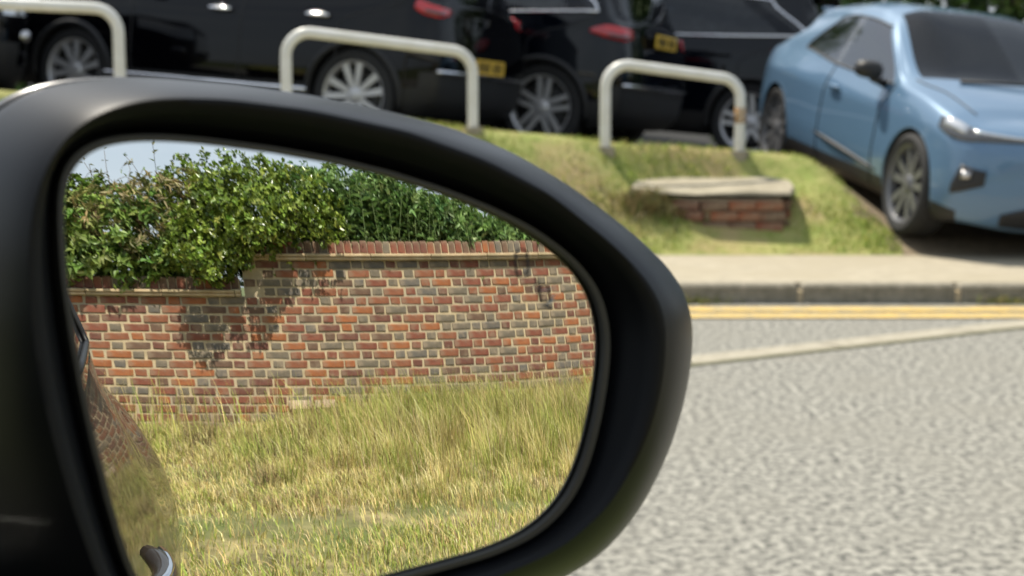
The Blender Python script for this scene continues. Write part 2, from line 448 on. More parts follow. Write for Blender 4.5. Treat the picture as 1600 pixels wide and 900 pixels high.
def dense(net, su=7, sv=5):
    net = np.array(net, float); nc, nr, _ = net.shape
    du = np.r_[0, np.cumsum(np.maximum(np.linalg.norm(np.diff(net, axis=0), axis=2).mean(1), .05))]
    qu = np.concatenate([np.linspace(du[i], du[i + 1], su, endpoint=False) for i in range(nc - 1)] + [[du[-1]]])
    A = np.stack([pchip(du, net[:, r], qu) for r in range(nr)], 1)
    dv = np.r_[0, np.cumsum(np.maximum(np.linalg.norm(np.diff(net, axis=1), axis=2).mean(0), .03))]
    qv = np.concatenate([np.linspace(dv[i], dv[i + 1], sv, endpoint=False) for i in range(nr - 1)] + [[dv[-1]]])
    B = np.stack([pchip(dv, A[i], qv) for i in range(len(A))], 0)
    return B

def net_from(cols):
    return [[(xs[r], ys[r], zs[r]) for r in range(10)] for xs, ys, zs in cols]
def X(low, x5, x6, x7, x8, x9): return [low] * 5 + [x5, x6, x7, x8, x9]
def sc(l, k): return [a * k for a in l]
HY = [0, .80, .875, .905, .895, .83, .72, .60, .38, 0]
CY = [0, .80, .875, .905, .90, .825, .645, .55, .39, 0]
def hatch_net():
    nz = [.19, .19, .23, .42, .66, .79, .83, .85, .865, .87]
    nx = [1.95, 2.03, 2.10, 2.14, 2.12, 2.05, 1.98, 1.93, 1.89, 1.86]
    c = []
    c.append((nx, [0] * 10, nz))
    c.append(([a - .015 for a in nx], sc(HY, .5), nz))
    c.append(([a - .13 for a in nx], sc(HY, .86), [a + .01 for a in nz]))
    c.append((X(1.74, 1.68, 1.64, 1.61, 1.59, 1.57), sc(HY, .98), [.18, .18, .25, .47, .72, .86, .90, .925, .94, .95]))
    c.append((X(1.35, 1.32, 1.32, 1.32, 1.32, 1.32), HY, [.18, .18, .25, .5, .76, .925, .96, .985, 1.0, 1.008]))
    c.append((X(.92, .90, .92, .94, 1.02, 1.07), [0, .80, .875, .905, .895, .835, .765, .70, .46, 0], [.18, .18, .26, .5, .765, .965, 1.01, 1.03, 1.05, 1.06]))
    c.append((X(.62, .74, .16, .06, .12, .16), CY, [.18, .18, .26, .5, .76, .955, 1.33, 1.42, 1.475, 1.49]))
    c.append((X(-.30, -.30, -.32, -.32, -.32, -.32), CY, [.18, .18, .26, .5, .77, .985, 1.365, 1.455, 1.50, 1.51]))
    c.append((X(-.38, -.38, -.40, -.40, -.40, -.40), CY, [.18, .18, .26, .5, .77, .99, 1.365, 1.455, 1.50, 1.51]))
    c.append((X(-1.0, -1.10, -.86, -.92, -.95, -.95), [0, .8, .88, .925, .93, .80, .62, .545, .39, 0], [.18, .18, .26, .52, .80, 1.05, 1.33, 1.41, 1.455, 1.465]))
    c.append((X(-1.5, -1.6, -1.45, -1.5, -1.56, -1.58), [0, .8, .875, .915, .915, .77, .60, .53, .37, 0], [.18, .18, .27, .52, .81, 1.05, 1.26, 1.345, 1.39, 1.40]))
    c.append((X(-1.82, -1.9, -1.93, -1.96, -2.0, -2.02), [0, .78, .84, .87, .86, .76, .65, .57, .38, 0], [.2, .2, .3, .54, .82, 1.0, 1.03, 1.05, 1.07, 1.075]))
    tz = [.24, .24, .34, .54, .80, .95, .98, .99, 1.0, 1.005]
    tx = [-1.95, -2.0, -2.06, -2.08, -2.08, -2.1, -2.1, -2.1, -2.1, -2.1]
    c.append((tx, sc(HY, .84), tz))
    c.append(([a - .05 for a in tx], sc(HY, .5), tz))
    c.append(([a - .06 for a in tx], [0] * 10, tz))
    return net_from(c)
def suv_net(ts=.0, fs=.0):
    nz = [.22, .22, .30, .52, .74, .90, .96, .99, 1.005, 1.01]
    nx = [2.0, 2.08, 2.14, 2.18, 2.18, 2.14, 2.08, 2.04, 2.0, 1.98]
    Y1 = sc(HY, 1.02); Y2 = sc([0, .80, .875, .905, .90, .845, .70, .615, .42, 0], 1.02)
    c = []
    c.append((nx, [0] * 10, nz))
    c.append(([a - .015 for a in nx], sc(Y1, .55), nz))
    c.append(([a - .13 for a in nx], sc(Y1, .88), nz))
    c.append((X(1.78, 1.72, 1.68, 1.66, 1.64, 1.62), sc(Y1, .985), [.21, .21, .31, .55, .80, .96, 1.01, 1.04, 1.05, 1.055]))
    c.append((X(1.35, 1.32, 1.32, 1.32, 1.32, 1.32), Y1, [.21, .21, .32, .58, .84, 1.02, 1.06, 1.085, 1.1, 1.105]))
    c.append((X(.92, .90, .94, .98, 1.02, 1.05), Y1, [.21, .21, .32, .58, .86, 1.06, 1.10, 1.125, 1.14, 1.15]))
    c.append((X(.6, .70, .20, .12, .17, .20), Y2, [.21, .21, .32, .58, .87, 1.08, 1.48, 1.58, 1.635, 1.65]))
    c.append((X(-.28, -.28, -.30, -.30, -.30, -.30), Y2, [.21, .21, .32, .58, .87, 1.09, 1.52, 1.62, 1.67, 1.68]))
    c.append((X(-.36, -.36, -.38, -.38, -.38, -.38), Y2, [.21, .21, .32, .58, .87, 1.09, 1.52, 1.62, 1.67, 1.68]))
    c.append((X(-1.2, -1.78, -1.42, -1.4, -1.4, -1.4), Y2, [.21, .21, .32, .60, .89, 1.16, 1.47, 1.60, 1.645, 1.655]))
    c.append((X(-1.6, -1.93, -1.80, -1.83, -1.86, -1.88), sc(Y2, .985), [.21, .21, .32, .60, .89, 1.14, 1.45, 1.55, 1.595, 1.605]))
    c.append((X(-1.98, -2.08, -2.1, -2.12, -2.14, -2.15), sc(Y2, .96), [.22, .22, .34, .62, .89, 1.08, 1.12, 1.15, 1.17, 1.175]))
    tz = [.24, .24, .36, .64, .88, 1.05, 1.08, 1.10, 1.11, 1.115]
    tx = [-2.05, -2.1, -2.2, -2.23, -2.2, -2.17, -2.17, -2.17, -2.17, -2.17]
    c.append((tx, sc(Y1, .86), tz))
    c.append(([a - .04 for a in tx], sc(Y1, .5), tz))
    c.append(([a - .05 for a in tx], [0] * 10, tz))
    for k in range(4): c[k] = ([a + fs for a in c[k][0]], c[k][1], c[k][2])
    for k, w in ((10, .5), (11, 1), (12, 1), (13, 1), (14, 1)):
        c[k] = ([a + ts * w for a in c[k][0]], c[k][1], c[k][2])
    return net_from(c)

SU, SV = 7, 5
def make_body(net, region, regions, arches, ar, parent, scale=1.):
    global SU, SV
    B = dense(net, SU, SV); nu, nv, _ = B.shape
    V = []; F = []; MI = []
    idx = {}
    def vid(i, j, s):
        p = B[i, j]; y = p[1] * s
        key = (i, j, 0 if abs(p[1]) < 1e-6 else s)
        if key not in idx:
            idx[key] = len(V); V.append((p[0], y, p[2]))
        return idx[key]
    for i in range(nu - 1):
        for j in range(nv - 1):
            u = (i + .5) / SU; v = (j + .5) / SV
            for s in (1, -1):
                q = [vid(i, j, s), vid(i + 1, j, s), vid(i + 1, j + 1, s), vid(i, j + 1, s)]
                q2 = []
                for a in q:
                    if a not in q2: q2.append(a)
                if len(q2) < 3: continue
                F.append(q2 if s > 0 else q2[::-1]); MI.append(regions.index(region(u, v, s)))
    me = bpy.data.meshes.new('tmp'); me.from_pydata(V, [], F)
    for r in regions: me.materials.append(M_trim)
    me.materials.append(M_trim)
    me.polygons.foreach_set('material_index', MI)
    bm = bmesh.new(); bm.from_mesh(me); bmesh.ops.remove_doubles(bm, verts=bm.verts, dist=.0004); bmesh.ops.recalc_face_normals(bm, faces=bm.faces); bm.to_mesh(me); bm.free()
    o = link(bpy.data.objects.new('tmp', me))
    cb = MB()
    for ax, az, w in arches:
        for s in (1, -1):
            n = 40
            y0, y1 = s * .58, s * 1.3
            v = [(ax + ar * math.cos(2 * math.pi * k / n), y, az + ar * math.sin(2 * math.pi * k / n)) for y in (y0, y1) for k in range(n)]
            f = [(k, (k + 1) % n, n + (k + 1) % n, n + k) for k in range(n)] + [tuple(range(n))[::-1], tuple(range(n, 2 * n))]
            cb.add(v, f)
    cut = cb.build('cutter', M_trim)
    bm = bmesh.new(); bm.from_mesh(cut.data); bmesh.ops.recalc_face_normals(bm, faces=bm.faces); bm.to_mesh(cut.data); bm.free()
    md = o.modifiers.new('b', 'BOOLEAN'); md.object = cut; md.operation = 'DIFFERENCE'; md.solver = 'EXACT'
    bpy.context.view_layer.update()
    dg = bpy.context.evaluated_depsgraph_get()
    ev = bpy.data.meshes.new_from_object(o.evaluated_get(dg), depsgraph=dg)
    bpy.data.objects.remove(o); bpy.data.objects.remove(cut)
    co = np.zeros(len(ev.vertices) * 3); ev.vertices.foreach_get('co', co); co = co.reshape(-1, 3)
    groups = {}
    for p in ev.polygons:
        c = p.center
        k = p.material_index
        nm = regions[k] if k < len(regions) else 'trim'
        # inner arch faces
        for ax, az, w in arches:
            if abs(math.hypot(c.x - ax, c.z - az) - ar) < .012 and abs(p.normal.y) < .5 and abs(c.y) > .57 and c.z < az + ar + .02: nm = 'wheel_well'
            if abs(abs(c.y) - .58) < .004 and math.hypot(c.x - ax, c.z - az) < ar: nm = 'wheel_well'
        groups.setdefault(nm, []).append(tuple(p.vertices))
    out = {}
    for nm, fs in groups.items():
        used = {}; vv = []; ff = []
        for f in fs:
            g = []
            for a in f:
                if a not in used: used[a] = len(vv); vv.append(co[a])
                g.append(used[a])
            ff.append(tuple(g))
        out[nm] = (vv, ff)
    return B, out

WHEELS = {}
def wheel_meshes(kind, r, rr, w):
    key = (kind, r, rr)
    if key in WHEELS: return WHEELS[key]
    def me_of(b, m, sm_=True, ang=35):
        o = b.build('tmp', m, None, sm_, ang); me = o.data; bpy.data.objects.remove(o); return me
    h = w / 2
    ty = MB().lathe([(rr, -h * .8), (rr + .012, -h * .92), (r * .9, -h * 1.0), (r * .975, -h * .86), (r, -h * .6), (r, -h * .2), (r * .994, -h * .18), (r * .994, h * .18), (r, h * .2), (r, h * .6), (r * .975, h * .86), (r * .9, h), (rr + .012, h * .92), (rr, h * .8), (rr - .02, h * .3), (rr - .02, -h * .3), (rr, -h * .8)], 48)
    rim = MB().lathe([(rr * .93, -h * .8), (rr * .93, h * .55), (rr * .95, h * .78), (rr + .004, h * .9), (rr + .006, h * .8), (rr - .015, h * .4), (rr - .015, -h * .8), (rr * .93, -h * .8)], 48)
    sp = MB(); n = 5
    for k in range(n):
        for s in ((-1, 1) if kind != 'wide' else (0,)):
            a0 = 2 * math.pi * k / n
            ci, cj = .055, rr * .94
            wi, wo = (.022, .02) if kind == 'twin' else ((.03, .062) if kind == 'wide' else (.02, .03))
            off0 = s * (.028 if kind == 'twin' else .02); off1 = s * (.045 if kind == 'twin' else .095)
            y0, y1 = h * .62, h * .72
            prof = [(ci, off0 - wi / 1, y0), (ci, off0 + wi, y0), (cj, off1 + wo, y1), (cj, off1 - wo, y1)]
            v = []
            for dy in (0, -.03):
                for (x, t, y) in prof:
                    v.append((x * math.cos(a0) - t * math.sin(a0), y + dy, x * math.sin(a0) + t * math.cos(a0)))
            sp.add(v, [(0, 1, 2, 3), (7, 6, 5, 4), (0, 4, 5, 1), (1, 5, 6, 2), (2, 6, 7, 3), (3, 7, 4, 0)])
    sp.lathe([(.001, h * .76), (.04, h * .75), (.06, h * .66), (.075, h * .5), (.075, h * .3)], 24)
    rim.add(sp.v, sp.f)
    dk = MB().lathe([(.06, h * .1), (rr * .68, h * .1), (rr * .68, -h * .05), (rr * .9, -h * .3), (.001, -h * .3)], 36)
    WHEELS[key] = (me_of(ty, M_tyre), me_of(rim, M_rimd if kind == 'dark' else M_rim), me_of(dk, M_disc))
    return WHEELS[key]

def add_wheel(parent, x, y, z, kind, r, rr, w=.23, rot=0):
    ty, ri, di = wheel_meshes(kind, r, rr, w)
    e = bpy.data.objects.new('wheel', None); e.empty_display_size = .1; link(e, parent)
    e.location = (x, y, z); e.rotation_euler = (0, rot, 0 if y > 0 else math.pi)
    for nm, me in (('tyre', ty), ('rim', ri), ('brake_disc', di)): link(bpy.data.objects.new(nm, me), e)

def ring_tube(B, path, rad, off=.004):
    return [B[int(round(u * SU)), int(round(v * SV))] for u, v in path]

def plate(parent, c, yaw, m, pitch=0):
    e = MB().box((0, 0, 0), (.014, .52, .112), .003).build('number_plate', m, parent)
    e.location = c; e.rotation_euler = (0, pitch, yaw)
    y = -.225
    for k in range(7):
        if k == 4: y += .04
        ch = MB()
        for (dy, dz, w, h) in ((-.016, 0, .012, .075), (.016, 0, .012, .075), (0, .032 if k % 2 else 0, .032, .012), (0, -.03 if k % 3 else .03, .032, .012)): ch.box((.0085, y + .016 + dy, dz), (.003 + .0004 * dz / .03, w, h))
        ch.build('plate_character', M_char, e); y += .058

def surf_at(B, u, v):
    fu, fv = np.clip(u * SU, 0, B.shape[0] - 1.001), np.clip(v * SV, 0, B.shape[1] - 1.001); i, j = int(fu), int(fv); a, b = fu - i, fv - j
    p = B[i, j] * (1 - a) * (1 - b) + B[i + 1, j] * a * (1 - b) + B[i, j + 1] * (1 - a) * b + B[i + 1, j + 1] * a * b
    nn = np.cross(B[i + 1, j] - B[i, j], B[i, j + 1] - B[i, j]); l = np.linalg.norm(nn); nn = nn / l if l > 1e-9 else np.array((1., 0, 0))
    if float(nn @ (p - np.array((p[0] * .6, 0, .6)))) < 0: nn = -nn
    return p, nn
def patch(B, name, m, fn, n, k, off, s, parent, smooth=True):
    V = []
    for i in range(n + 1):
        for j in range(k + 1):
            u, v = fn(i / n, j / k); p, nn = surf_at(B, u, v); d = off * min(1., 3 * min(i / n, 1 - i / n) + .4, 3 * min(j / k, 1 - j / k) + .4)
            q = p + nn * d; V.append((q[0], q[1] * s, q[2]))
    F = [(i * (k + 1) + j, (i + 1) * (k + 1) + j, (i + 1) * (k + 1) + j + 1, i * (k + 1) + j + 1) for i in range(n) for j in range(k)]
    if s < 0: F = [f[::-1] for f in F]
    o = mesh_obj(name, V, F, m, parent, smooth); md = o.modifiers.new('s', 'SOLIDIFY'); md.thickness = .012; md.offset = 0; return o

def make_car(name, label, group, net, paint_m, loc, fwd, up, spec):
    f = Vector(fwd).normalized(); u = Vector(up).normalized(); l = u.cross(f).normalized(); f = l.cross(u)
    root = empty(name); root.matrix_world = Matrix.Translation(Vector(loc)) @ Matrix((f, l, u)).transposed().to_4x4() @ Matrix.Scale(spec.get('scale', 1.), 4)
    tag(root, label, 'car', group)
    r, rr, ar = spec['r'], spec['rr'], spec['ar']
    regs = spec['regions']
    B, parts = make_body(net, spec['region'], list(regs), [(1.35, r, 0), (-1.35, r, 0)], ar, root)
    body = None
    order = sorted(parts, key=lambda k: k != 'body')
    for nm in order:
        vv, ff = parts[nm]
        m = M_trim if nm in ('trim', 'wheel_well') else (paint_m if nm == 'body' else regs[nm])
        if nm == 'wheel_well':
            for sx in (1, -1):
                for s in (1, -1):
                    sel = [q for q in ff if np.mean([vv[a][1] for a in q]) * s > 0 and np.mean([vv[a][0] for a in q]) * sx > 0]
                    us = sorted(set(a for q in sel for a in q)); mp = {a: k for k, a in enumerate(us)}
                    mesh_obj(nm, [vv[a] for a in us], [tuple(mp[a] for a in q) for q in sel], m, root, True, 40)
        elif nm.startswith('side_') or nm.startswith('headlamp') or nm.startswith('tail_lamp') or nm.startswith('fog'):
            for s in (1, -1):   # one object for each side and each pane
                sel = [q for q in ff if np.mean([vv[a][1] for a in q]) * s > 0]
                if sel:
                    us = sorted(set(a for q in sel for a in q)); mp = {a: k for k, a in enumerate(us)}
                    mesh_obj(nm.rstrip('0123456789'), [vv[a] for a in us], [tuple(mp[a] for a in q) for q in sel], m, root, True, 40)
        else:
            mesh_obj(nm.rstrip('0123456789'), vv, ff, m, root, True, 40)
    for x in (1.35, -1.35):
        for s in (1, -1):
            add_wheel(root, x, s * spec.get('track', .775), r, spec['wheel'], r, rr, rot=random.uniform(0, 1.2))
            # arch lip
            n = 26; pts = []
            for k in range(n + 1):
                w = R(-12) + R(204) * k / n
                px, pz = x + ar * math.cos(w), r + ar * math.sin(w)
                pts.append((px, pz))
            # find body side y at each
            fl = B[:, :int(5 * SV) + 1].reshape(-1, 3); lp = []
            for px, pz in pts:
                d = (fl[:, 0] - px) ** 2 + (fl[:, 2] - pz) ** 2 - .02 * fl[:, 1]
                lp.append((px, s * (fl[np.argmin(d)][1] - .004), pz))
            for _ in range(3): lp = [lp[0]] + [tuple((np.array(lp[k - 1]) + 2 * np.array(lp[k]) + np.array(lp[k + 1])) / 4) for k in range(1, n)] + [lp[-1]]
            MB().tube(lp, spec.get('lip', .018), 6).build('arch_lip', spec.get('lip_m', M_trim), root, True)
    # seats, dash
    for s in (.36, -.36):
        sb = MB().box((-.05, s, .62), (.5, .5, .2), .05); sb.box((-.32, s, .92), (.16, .48, .6), .05); sb.box((-.38, s, 1.27), (.1, .26, .18), .04)
        sb.build('seat', M_seat, root)
    MB().box((-1.2, 0, .8), (.2, 1.2, .5), .05).build('rear_seat', M_seat, root)
    MB().box((.82, 0, .78), (.45, 1.36, .26), .06).build('dashboard', M_seat, root)
    # door mirrors, handles
    for s in (1, -1):
        mz = spec['belt'] + .07
        e = MB().ell((.62, s * .97, mz), (.085, .10, .064), .75).build('door_mirror', spec.get('mirror_m', paint_m), root, True)
        MB().tube([(.64, s * .84, mz - .09), (.64, s * .95, mz - .05)], .03, 8).build('mirror_arm', M_trim, e, True)
        for hx in (-.12, -1.02):
            if hx < -1 and spec.get('one_handle'): continue
            MB().ell((hx, s * (.92 if spec['belt'] < 1 else .935), spec['belt'] - .13), (.11, .022, .018), .7).build('door_handle', spec.get('handle_m', paint_m), root, True)
        # door seams
        for uu, v0, v1 in ((7.5, 1.9, 5.0), (5.6, 1.9, 5.0), (9.0, 3.0, 5.0)):
            if uu == 9.0 and spec.get('one_handle'): continue
            pts = [B[int(uu * SU), j] * np.array((1, s, 1)) for j in range(int(v0 * SV), int(v1 * SV) + 1)]
            MB().tube(pts, .0065, 5).build('door_seam', M_trim, root)
        # window trim
        tm = spec.get('trim_m', M_trim)
        lo = [B[i, 5 * SV] * np.array((1, s, 1)) for i in range(6 * SU - 2, 9 * SU + 1)]
        hi = [B[i, 6 * SV] * np.array((1, s, 1)) for i in range(6 * SU, 9 * SU + 1)]
        back = [B[9 * SU, j] * np.array((1, s, 1)) for j in range(5 * SV, 6 * SV + 1)]
        MB().tube(lo + back[1:] + hi[::-1][1:], spec.get('trim_r', .011), 6).build('window_trim', tm, root, True)
        if spec.get('sill_m'):
            pts = [B[i, int(2.2 * SV)] * np.array((1, s, 1)) + np.array((0, s * .012, 0)) for i in range(int(4.75 * SU), int(8.95 * SU))]
            MB().tube(pts, .024, 8).build('sill_strip', spec['sill_m'], root, True)
        if spec.get('rails'):
            pts = [B[i, int(7.2 * SV)] * np.array((1, s, 1)) + np.array((0, 0, .035 if 6.5 * SU < i < 9.6 * SU else 0)) for i in range(int(6.2 * SU), int(9.9 * SU))]
            MB().tube(pts, .018, 8).build('roof_rail', spec['rails'], root, True)
    return root, B

def suv_region(u, v, s):
    if v < 2.35: return 'cladding'
    if 5 < u < 6 and v > 7: return 'windscreen'
    if 10.1 < u < 11 and v > 6.6: return 'rear_window'
    if 5 < v < 6:
        if 6 < u < 7: return 'side_window1'
        if 8 < u < 8.72: return 'side_window2'
        if 8.8 < u < 9: return 'side_window3'
    if 1.25 < u < 3.3 and 4.1 < v < 5.0: return 'headlamp'
    if u < 1.2 and 3.3 < v < 4.7: return 'grille'
    if u < 1.7 and v < 3.2: return 'intake'
    if u > 11.4 and v < 2.9: return 'rear_diffuser'
    return 'body'
LAMP = [4.15, 4.98]
SUVR = {'body': None, 'cladding': M_trim, 'windscreen': M_glass, 'rear_window': M_glassd, 'side_window1': M_glass, 'side_window2': M_glassd, 'side_window3': M_glassd, 'headlamp': M_lampw, 'grille': M_lampd, 'intake': M_trim, 'rear_diffuser': M_trim}
TS = .2
def suv(name, label, wheel_rear, yaw, pm, sca, **kw):
    """wheel_rear: ground point under the near rear wheel; yaw: degrees the nose turns away"""
    f = Vector((-math.cos(R(yaw)), math.sin(R(yaw)), 0)); up = Vector((.085, 0, 1)).normalized()
    f = (f - up * f.dot(up)).normalized(); l = up.cross(f)
    p = Vector((*wheel_rear, float(lotz(wheel_rear[0]))))
    loc = p + f * 1.35 * sca - l * .775 * sca
    sp = dict(scale=sca, r=.36, rr=.262, ar=.405, regions=SUVR, region=suv_region, belt=1.08, wheel='twin', trim_m=M_chrome, trim_r=.014, lip=.03, lip_m=M_trim); sp.update(kw)
    root, B = make_car(name, label, 'black cars parked behind the hoop barriers', suv_net(TS, sp.get('front', 0)), pm, loc, f, up, sp)
    plate(root, (-2.285 + TS, 0, sp.get('plate_z', .60)), math.pi, M_plate_y)
    plate(root, (2.195 + sp.get('front', 0), 0, .56), 0, M_plate_w)
    for s in (1, -1): MB().ell((2.0 + sp.get('front', 0), s * .80, .62), (.10, .06, .05), .7).build('fog_lamp', M_satin, root, True)
    # tail lamps: a red leaf shape with a brighter red band and a clear lower lens
    def tl(a, b):
        c = (LAMP[0] + LAMP[1]) / 2 - .08 * (1 - a); h = (LAMP[1] - LAMP[0]) / 2 * (.08 + .92 * math.sin(min(1., a * 1.25) * math.pi / 2)**.8) * (1 if a < .85 else 1 - 2.2 * (a - .85)); return 10.35 + 2.1 * a, c + h * (2 * b - 1)
    for s in (1, -1):
        lp_ = patch(B, 'tail_lamp', M_red, tl, 22, 6, .012, s, root)
        patch(B, 'lamp_band', M_redb, lambda a, b: tl(.25 + .65 * a, .62 + .18 * b), 12, 2, .022, s, lp_)
        patch(B, 'lamp_lens', M_lampd, lambda a, b: tl(.45 + .45 * a, .12 + .2 * b), 10, 2, .022, s, lp_)
    # rear bumper chrome and exhaust trim
    pts = [B[i, int(2.8 * SV)] * np.array((1, 1, 1)) for i in range(int(11.9 * SU), 14 * SU + 1)]
    full = [p_ + np.array((-.012, 0, 0)) for p_ in pts] + [q * np.array((1, -1, 1)) + np.array((-.012, 0, 0)) for q in pts[::-1][1:]]
    MB().tube(full, .018, 8).build('bumper_trim', M_chrome, root, True)
    for s in (1, -1):
        MB().ell((-2.17 + TS, s * .55, .40), (.06, .13, .045), .7).build('exhaust_trim', M_satin, root, True)
    # roof spoiler
    b10 = [B[int(10 * SU), j] for j in range(7 * SV, 9 * SV + 1)]
    sp_ = MB(); vv = []
    for p_ in b10: vv += [(p_[0] + .06, p_[1], p_[2] + .012), (p_[0] - .17, p_[1] * .97, p_[2] - .01), (p_[0] - .16, p_[1] * .97, p_[2] - .045)]
    vv += [(x, -y, z) for x, y, z in vv]; n = len(b10)
    ff = []
    for h in (0, n):
        for k in range(n - 1):
            a = (h + k) * 3; b = (h + k + 1) * 3
            q = [(a, b, b + 1, a + 1), (a + 1, b + 1, b + 2, a + 2), (a + 2, b + 2, b, a)]
            ff += q if h == 0 else [t[::-1] for t in q]
    sp_.add(vv, ff); sp_.build('roof_spoiler', pm, root)
    return root

LAMP[:] = [4.55, 5.4]
suv('parked_car', 'large black car with chrome sill strip, front at the left edge', (-1.275, 12.6), 24, M_black, 1.05, sill_m=M_chrome, handle_m=M_chrome, front=.16, wheel='vee', plate_z=.66)
LAMP[:] = [4.3, 4.96]
suv('parked_car', 'black car with silver twin spoke wheel and red tail lamp, middle of the row', (.265, 14.15), 24, M_navy, 1.11, rails=M_chrome, plate_z=.98)
suv('parked_car', 'black car with chrome window surround half hidden behind the blue car', (2.47, 16.2), 17, M_navy, 1.15, rails=M_chrome)

LAMP[:] = [4.3, 4.96]
suv('parked_car', 'black car at the left edge, only its front corner in view', (-6.03, 15.2), 233, M_black, 1.0)

def blue_region(u, v, s):
    if v < 2.3 and u > 2.2: return 'sill'
    if 5 < u < 6 and v > 7: return 'windscreen'
    if 10 < u < 11 and v > 6.6: return 'rear_window'
    if 5 < v < 6:
        if 6 < u < 7: return 'side_window1'
        if 8 < u < 9: return 'side_window2'
    if 7 <= u <= 8 and 5 < v < 6: return 'side_pillar_trim'
    if u > 11.2 and 4.4 < v < 5.0: return 'tail_lamp'
    return 'body'
BLR = {'body': None, 'sill': M_trim, 'windscreen': M_glass, 'rear_window': M_glassd, 'side_window1': M_sglass, 'side_window2': M_sglass, 'tail_lamp': M_red, 'side_pillar_trim': M_lampd}
bf = Vector((.435, -2.6, -.318)).normalized(); br = Vector((bf.y, -bf.x, .105)).normalized(); br = (br - bf * br.dot(bf)).normalized(); bu = br.cross(bf)
if bu.z < 0: bu = -bu
bmid = Vector((2.575, 12.2, .392)) - br * .79 * 1.04
SU, SV = 22, 14
blue, BB = make_car('blue_car', 'light blue hatchback parked nose down on the sloping drive', None, hatch_net(), M_blue, bmid, bf, bu,
    dict(r=.345, rr=.26, ar=.385, regions=BLR, region=blue_region, belt=.96, wheel='dark', trim_r=.010, lip=.006, lip_m=M_blue, mirror_m=M_trim, one_handle=True, track=.79, scale=1.04))
def lamp_f(a, b): 
    u = 3.15 - 2.75 * a; c = 4.52 + .40 * a; h = .52 * (1 - a)**1.5 * min(1, .35 + 3 * a) + .045; return u, c + h * (2 * b - 1)
def fog_f(a, b): return 2.4 - .75 * a, 2.75 + .45 * a + b * (.85 - .5 * a) * min(1, .3 + 3 * a)
def intake_f(a, b): return -.0 + 1.3 * a, 2.0 + b * (.95 - .5 * a * a)
for s in (1, -1):
    hl = patch(BB, 'headlamp', M_lampd, lamp_f, 26, 6, .008, s, blue)
    patch(BB, 'lamp_lens', M_lampw, lambda a, b: lamp_f(.05 + .26 * a, .38 + .55 * b), 8, 5, .022, s, hl)
    patch(BB, 'lamp_lens', M_lampw, lambda a, b: lamp_f(.36 + .5 * a, .60 + .3 * b), 8, 3, .014, s, hl)
    fg = patch(BB, 'fog_inlet', M_trim, fog_f, 16, 6, .006, s, blue)
    patch(BB, 'fog_lamp', M_satin, lambda a, b: fog_f(.32 + .3 * a, .52 + .3 * b), 6, 4, .03, s, fg)
    patch(BB, 'intake', M_trim, intake_f, 16, 6, .006, s, blue)
    pts = [(x, s * (.905 - .012 * abs(x)), .36 + .10 * (.75 - x) / 1.3) for x in np.linspace(.85, -.45, 9)]
    MB().tube(pts, [.004, .012, .016, .018, .018, .018, .016, .012, .004], 8).build('door_blade', M_trim, blue, True)
MB().add([(-1.50, y, z) for y in (-.5, .5) for z in (1.345, 1.385)] + [(-1.74, y, z) for y in (-.48, .48) for z in (1.345, 1.37)], [(0, 1, 3, 2), (4, 6, 7, 5), (1, 5, 7, 3), (0, 2, 6, 4), (0, 4, 5, 1), (2, 3, 7, 6)]).build('roof_spoiler', M_blue, blue)
plate(blue, (2.15, 0, .47), 0, M_plate_w)
for s in (1, -1):
    pts = [BB[i, int(6.4 * SV)] * np.array((1, s, 1)) + np.array((0, 0, .001)) for i in range(int(2.6 * SU), 5 * SU)]
    MB().tube(pts, .006, 5).build('bonnet_seam', M_trim, blue)
MB().ell((2.07, 0, .80), (.012, .07, .035), 1.).build('badge', M_chrome, blue, True)
MB().tube([(1.1, -.5, 1.045), (1.12, 0, 1.075), (1.06, .5, 1.055)], .012, 6).build('wiper', M_trim, blue, True)

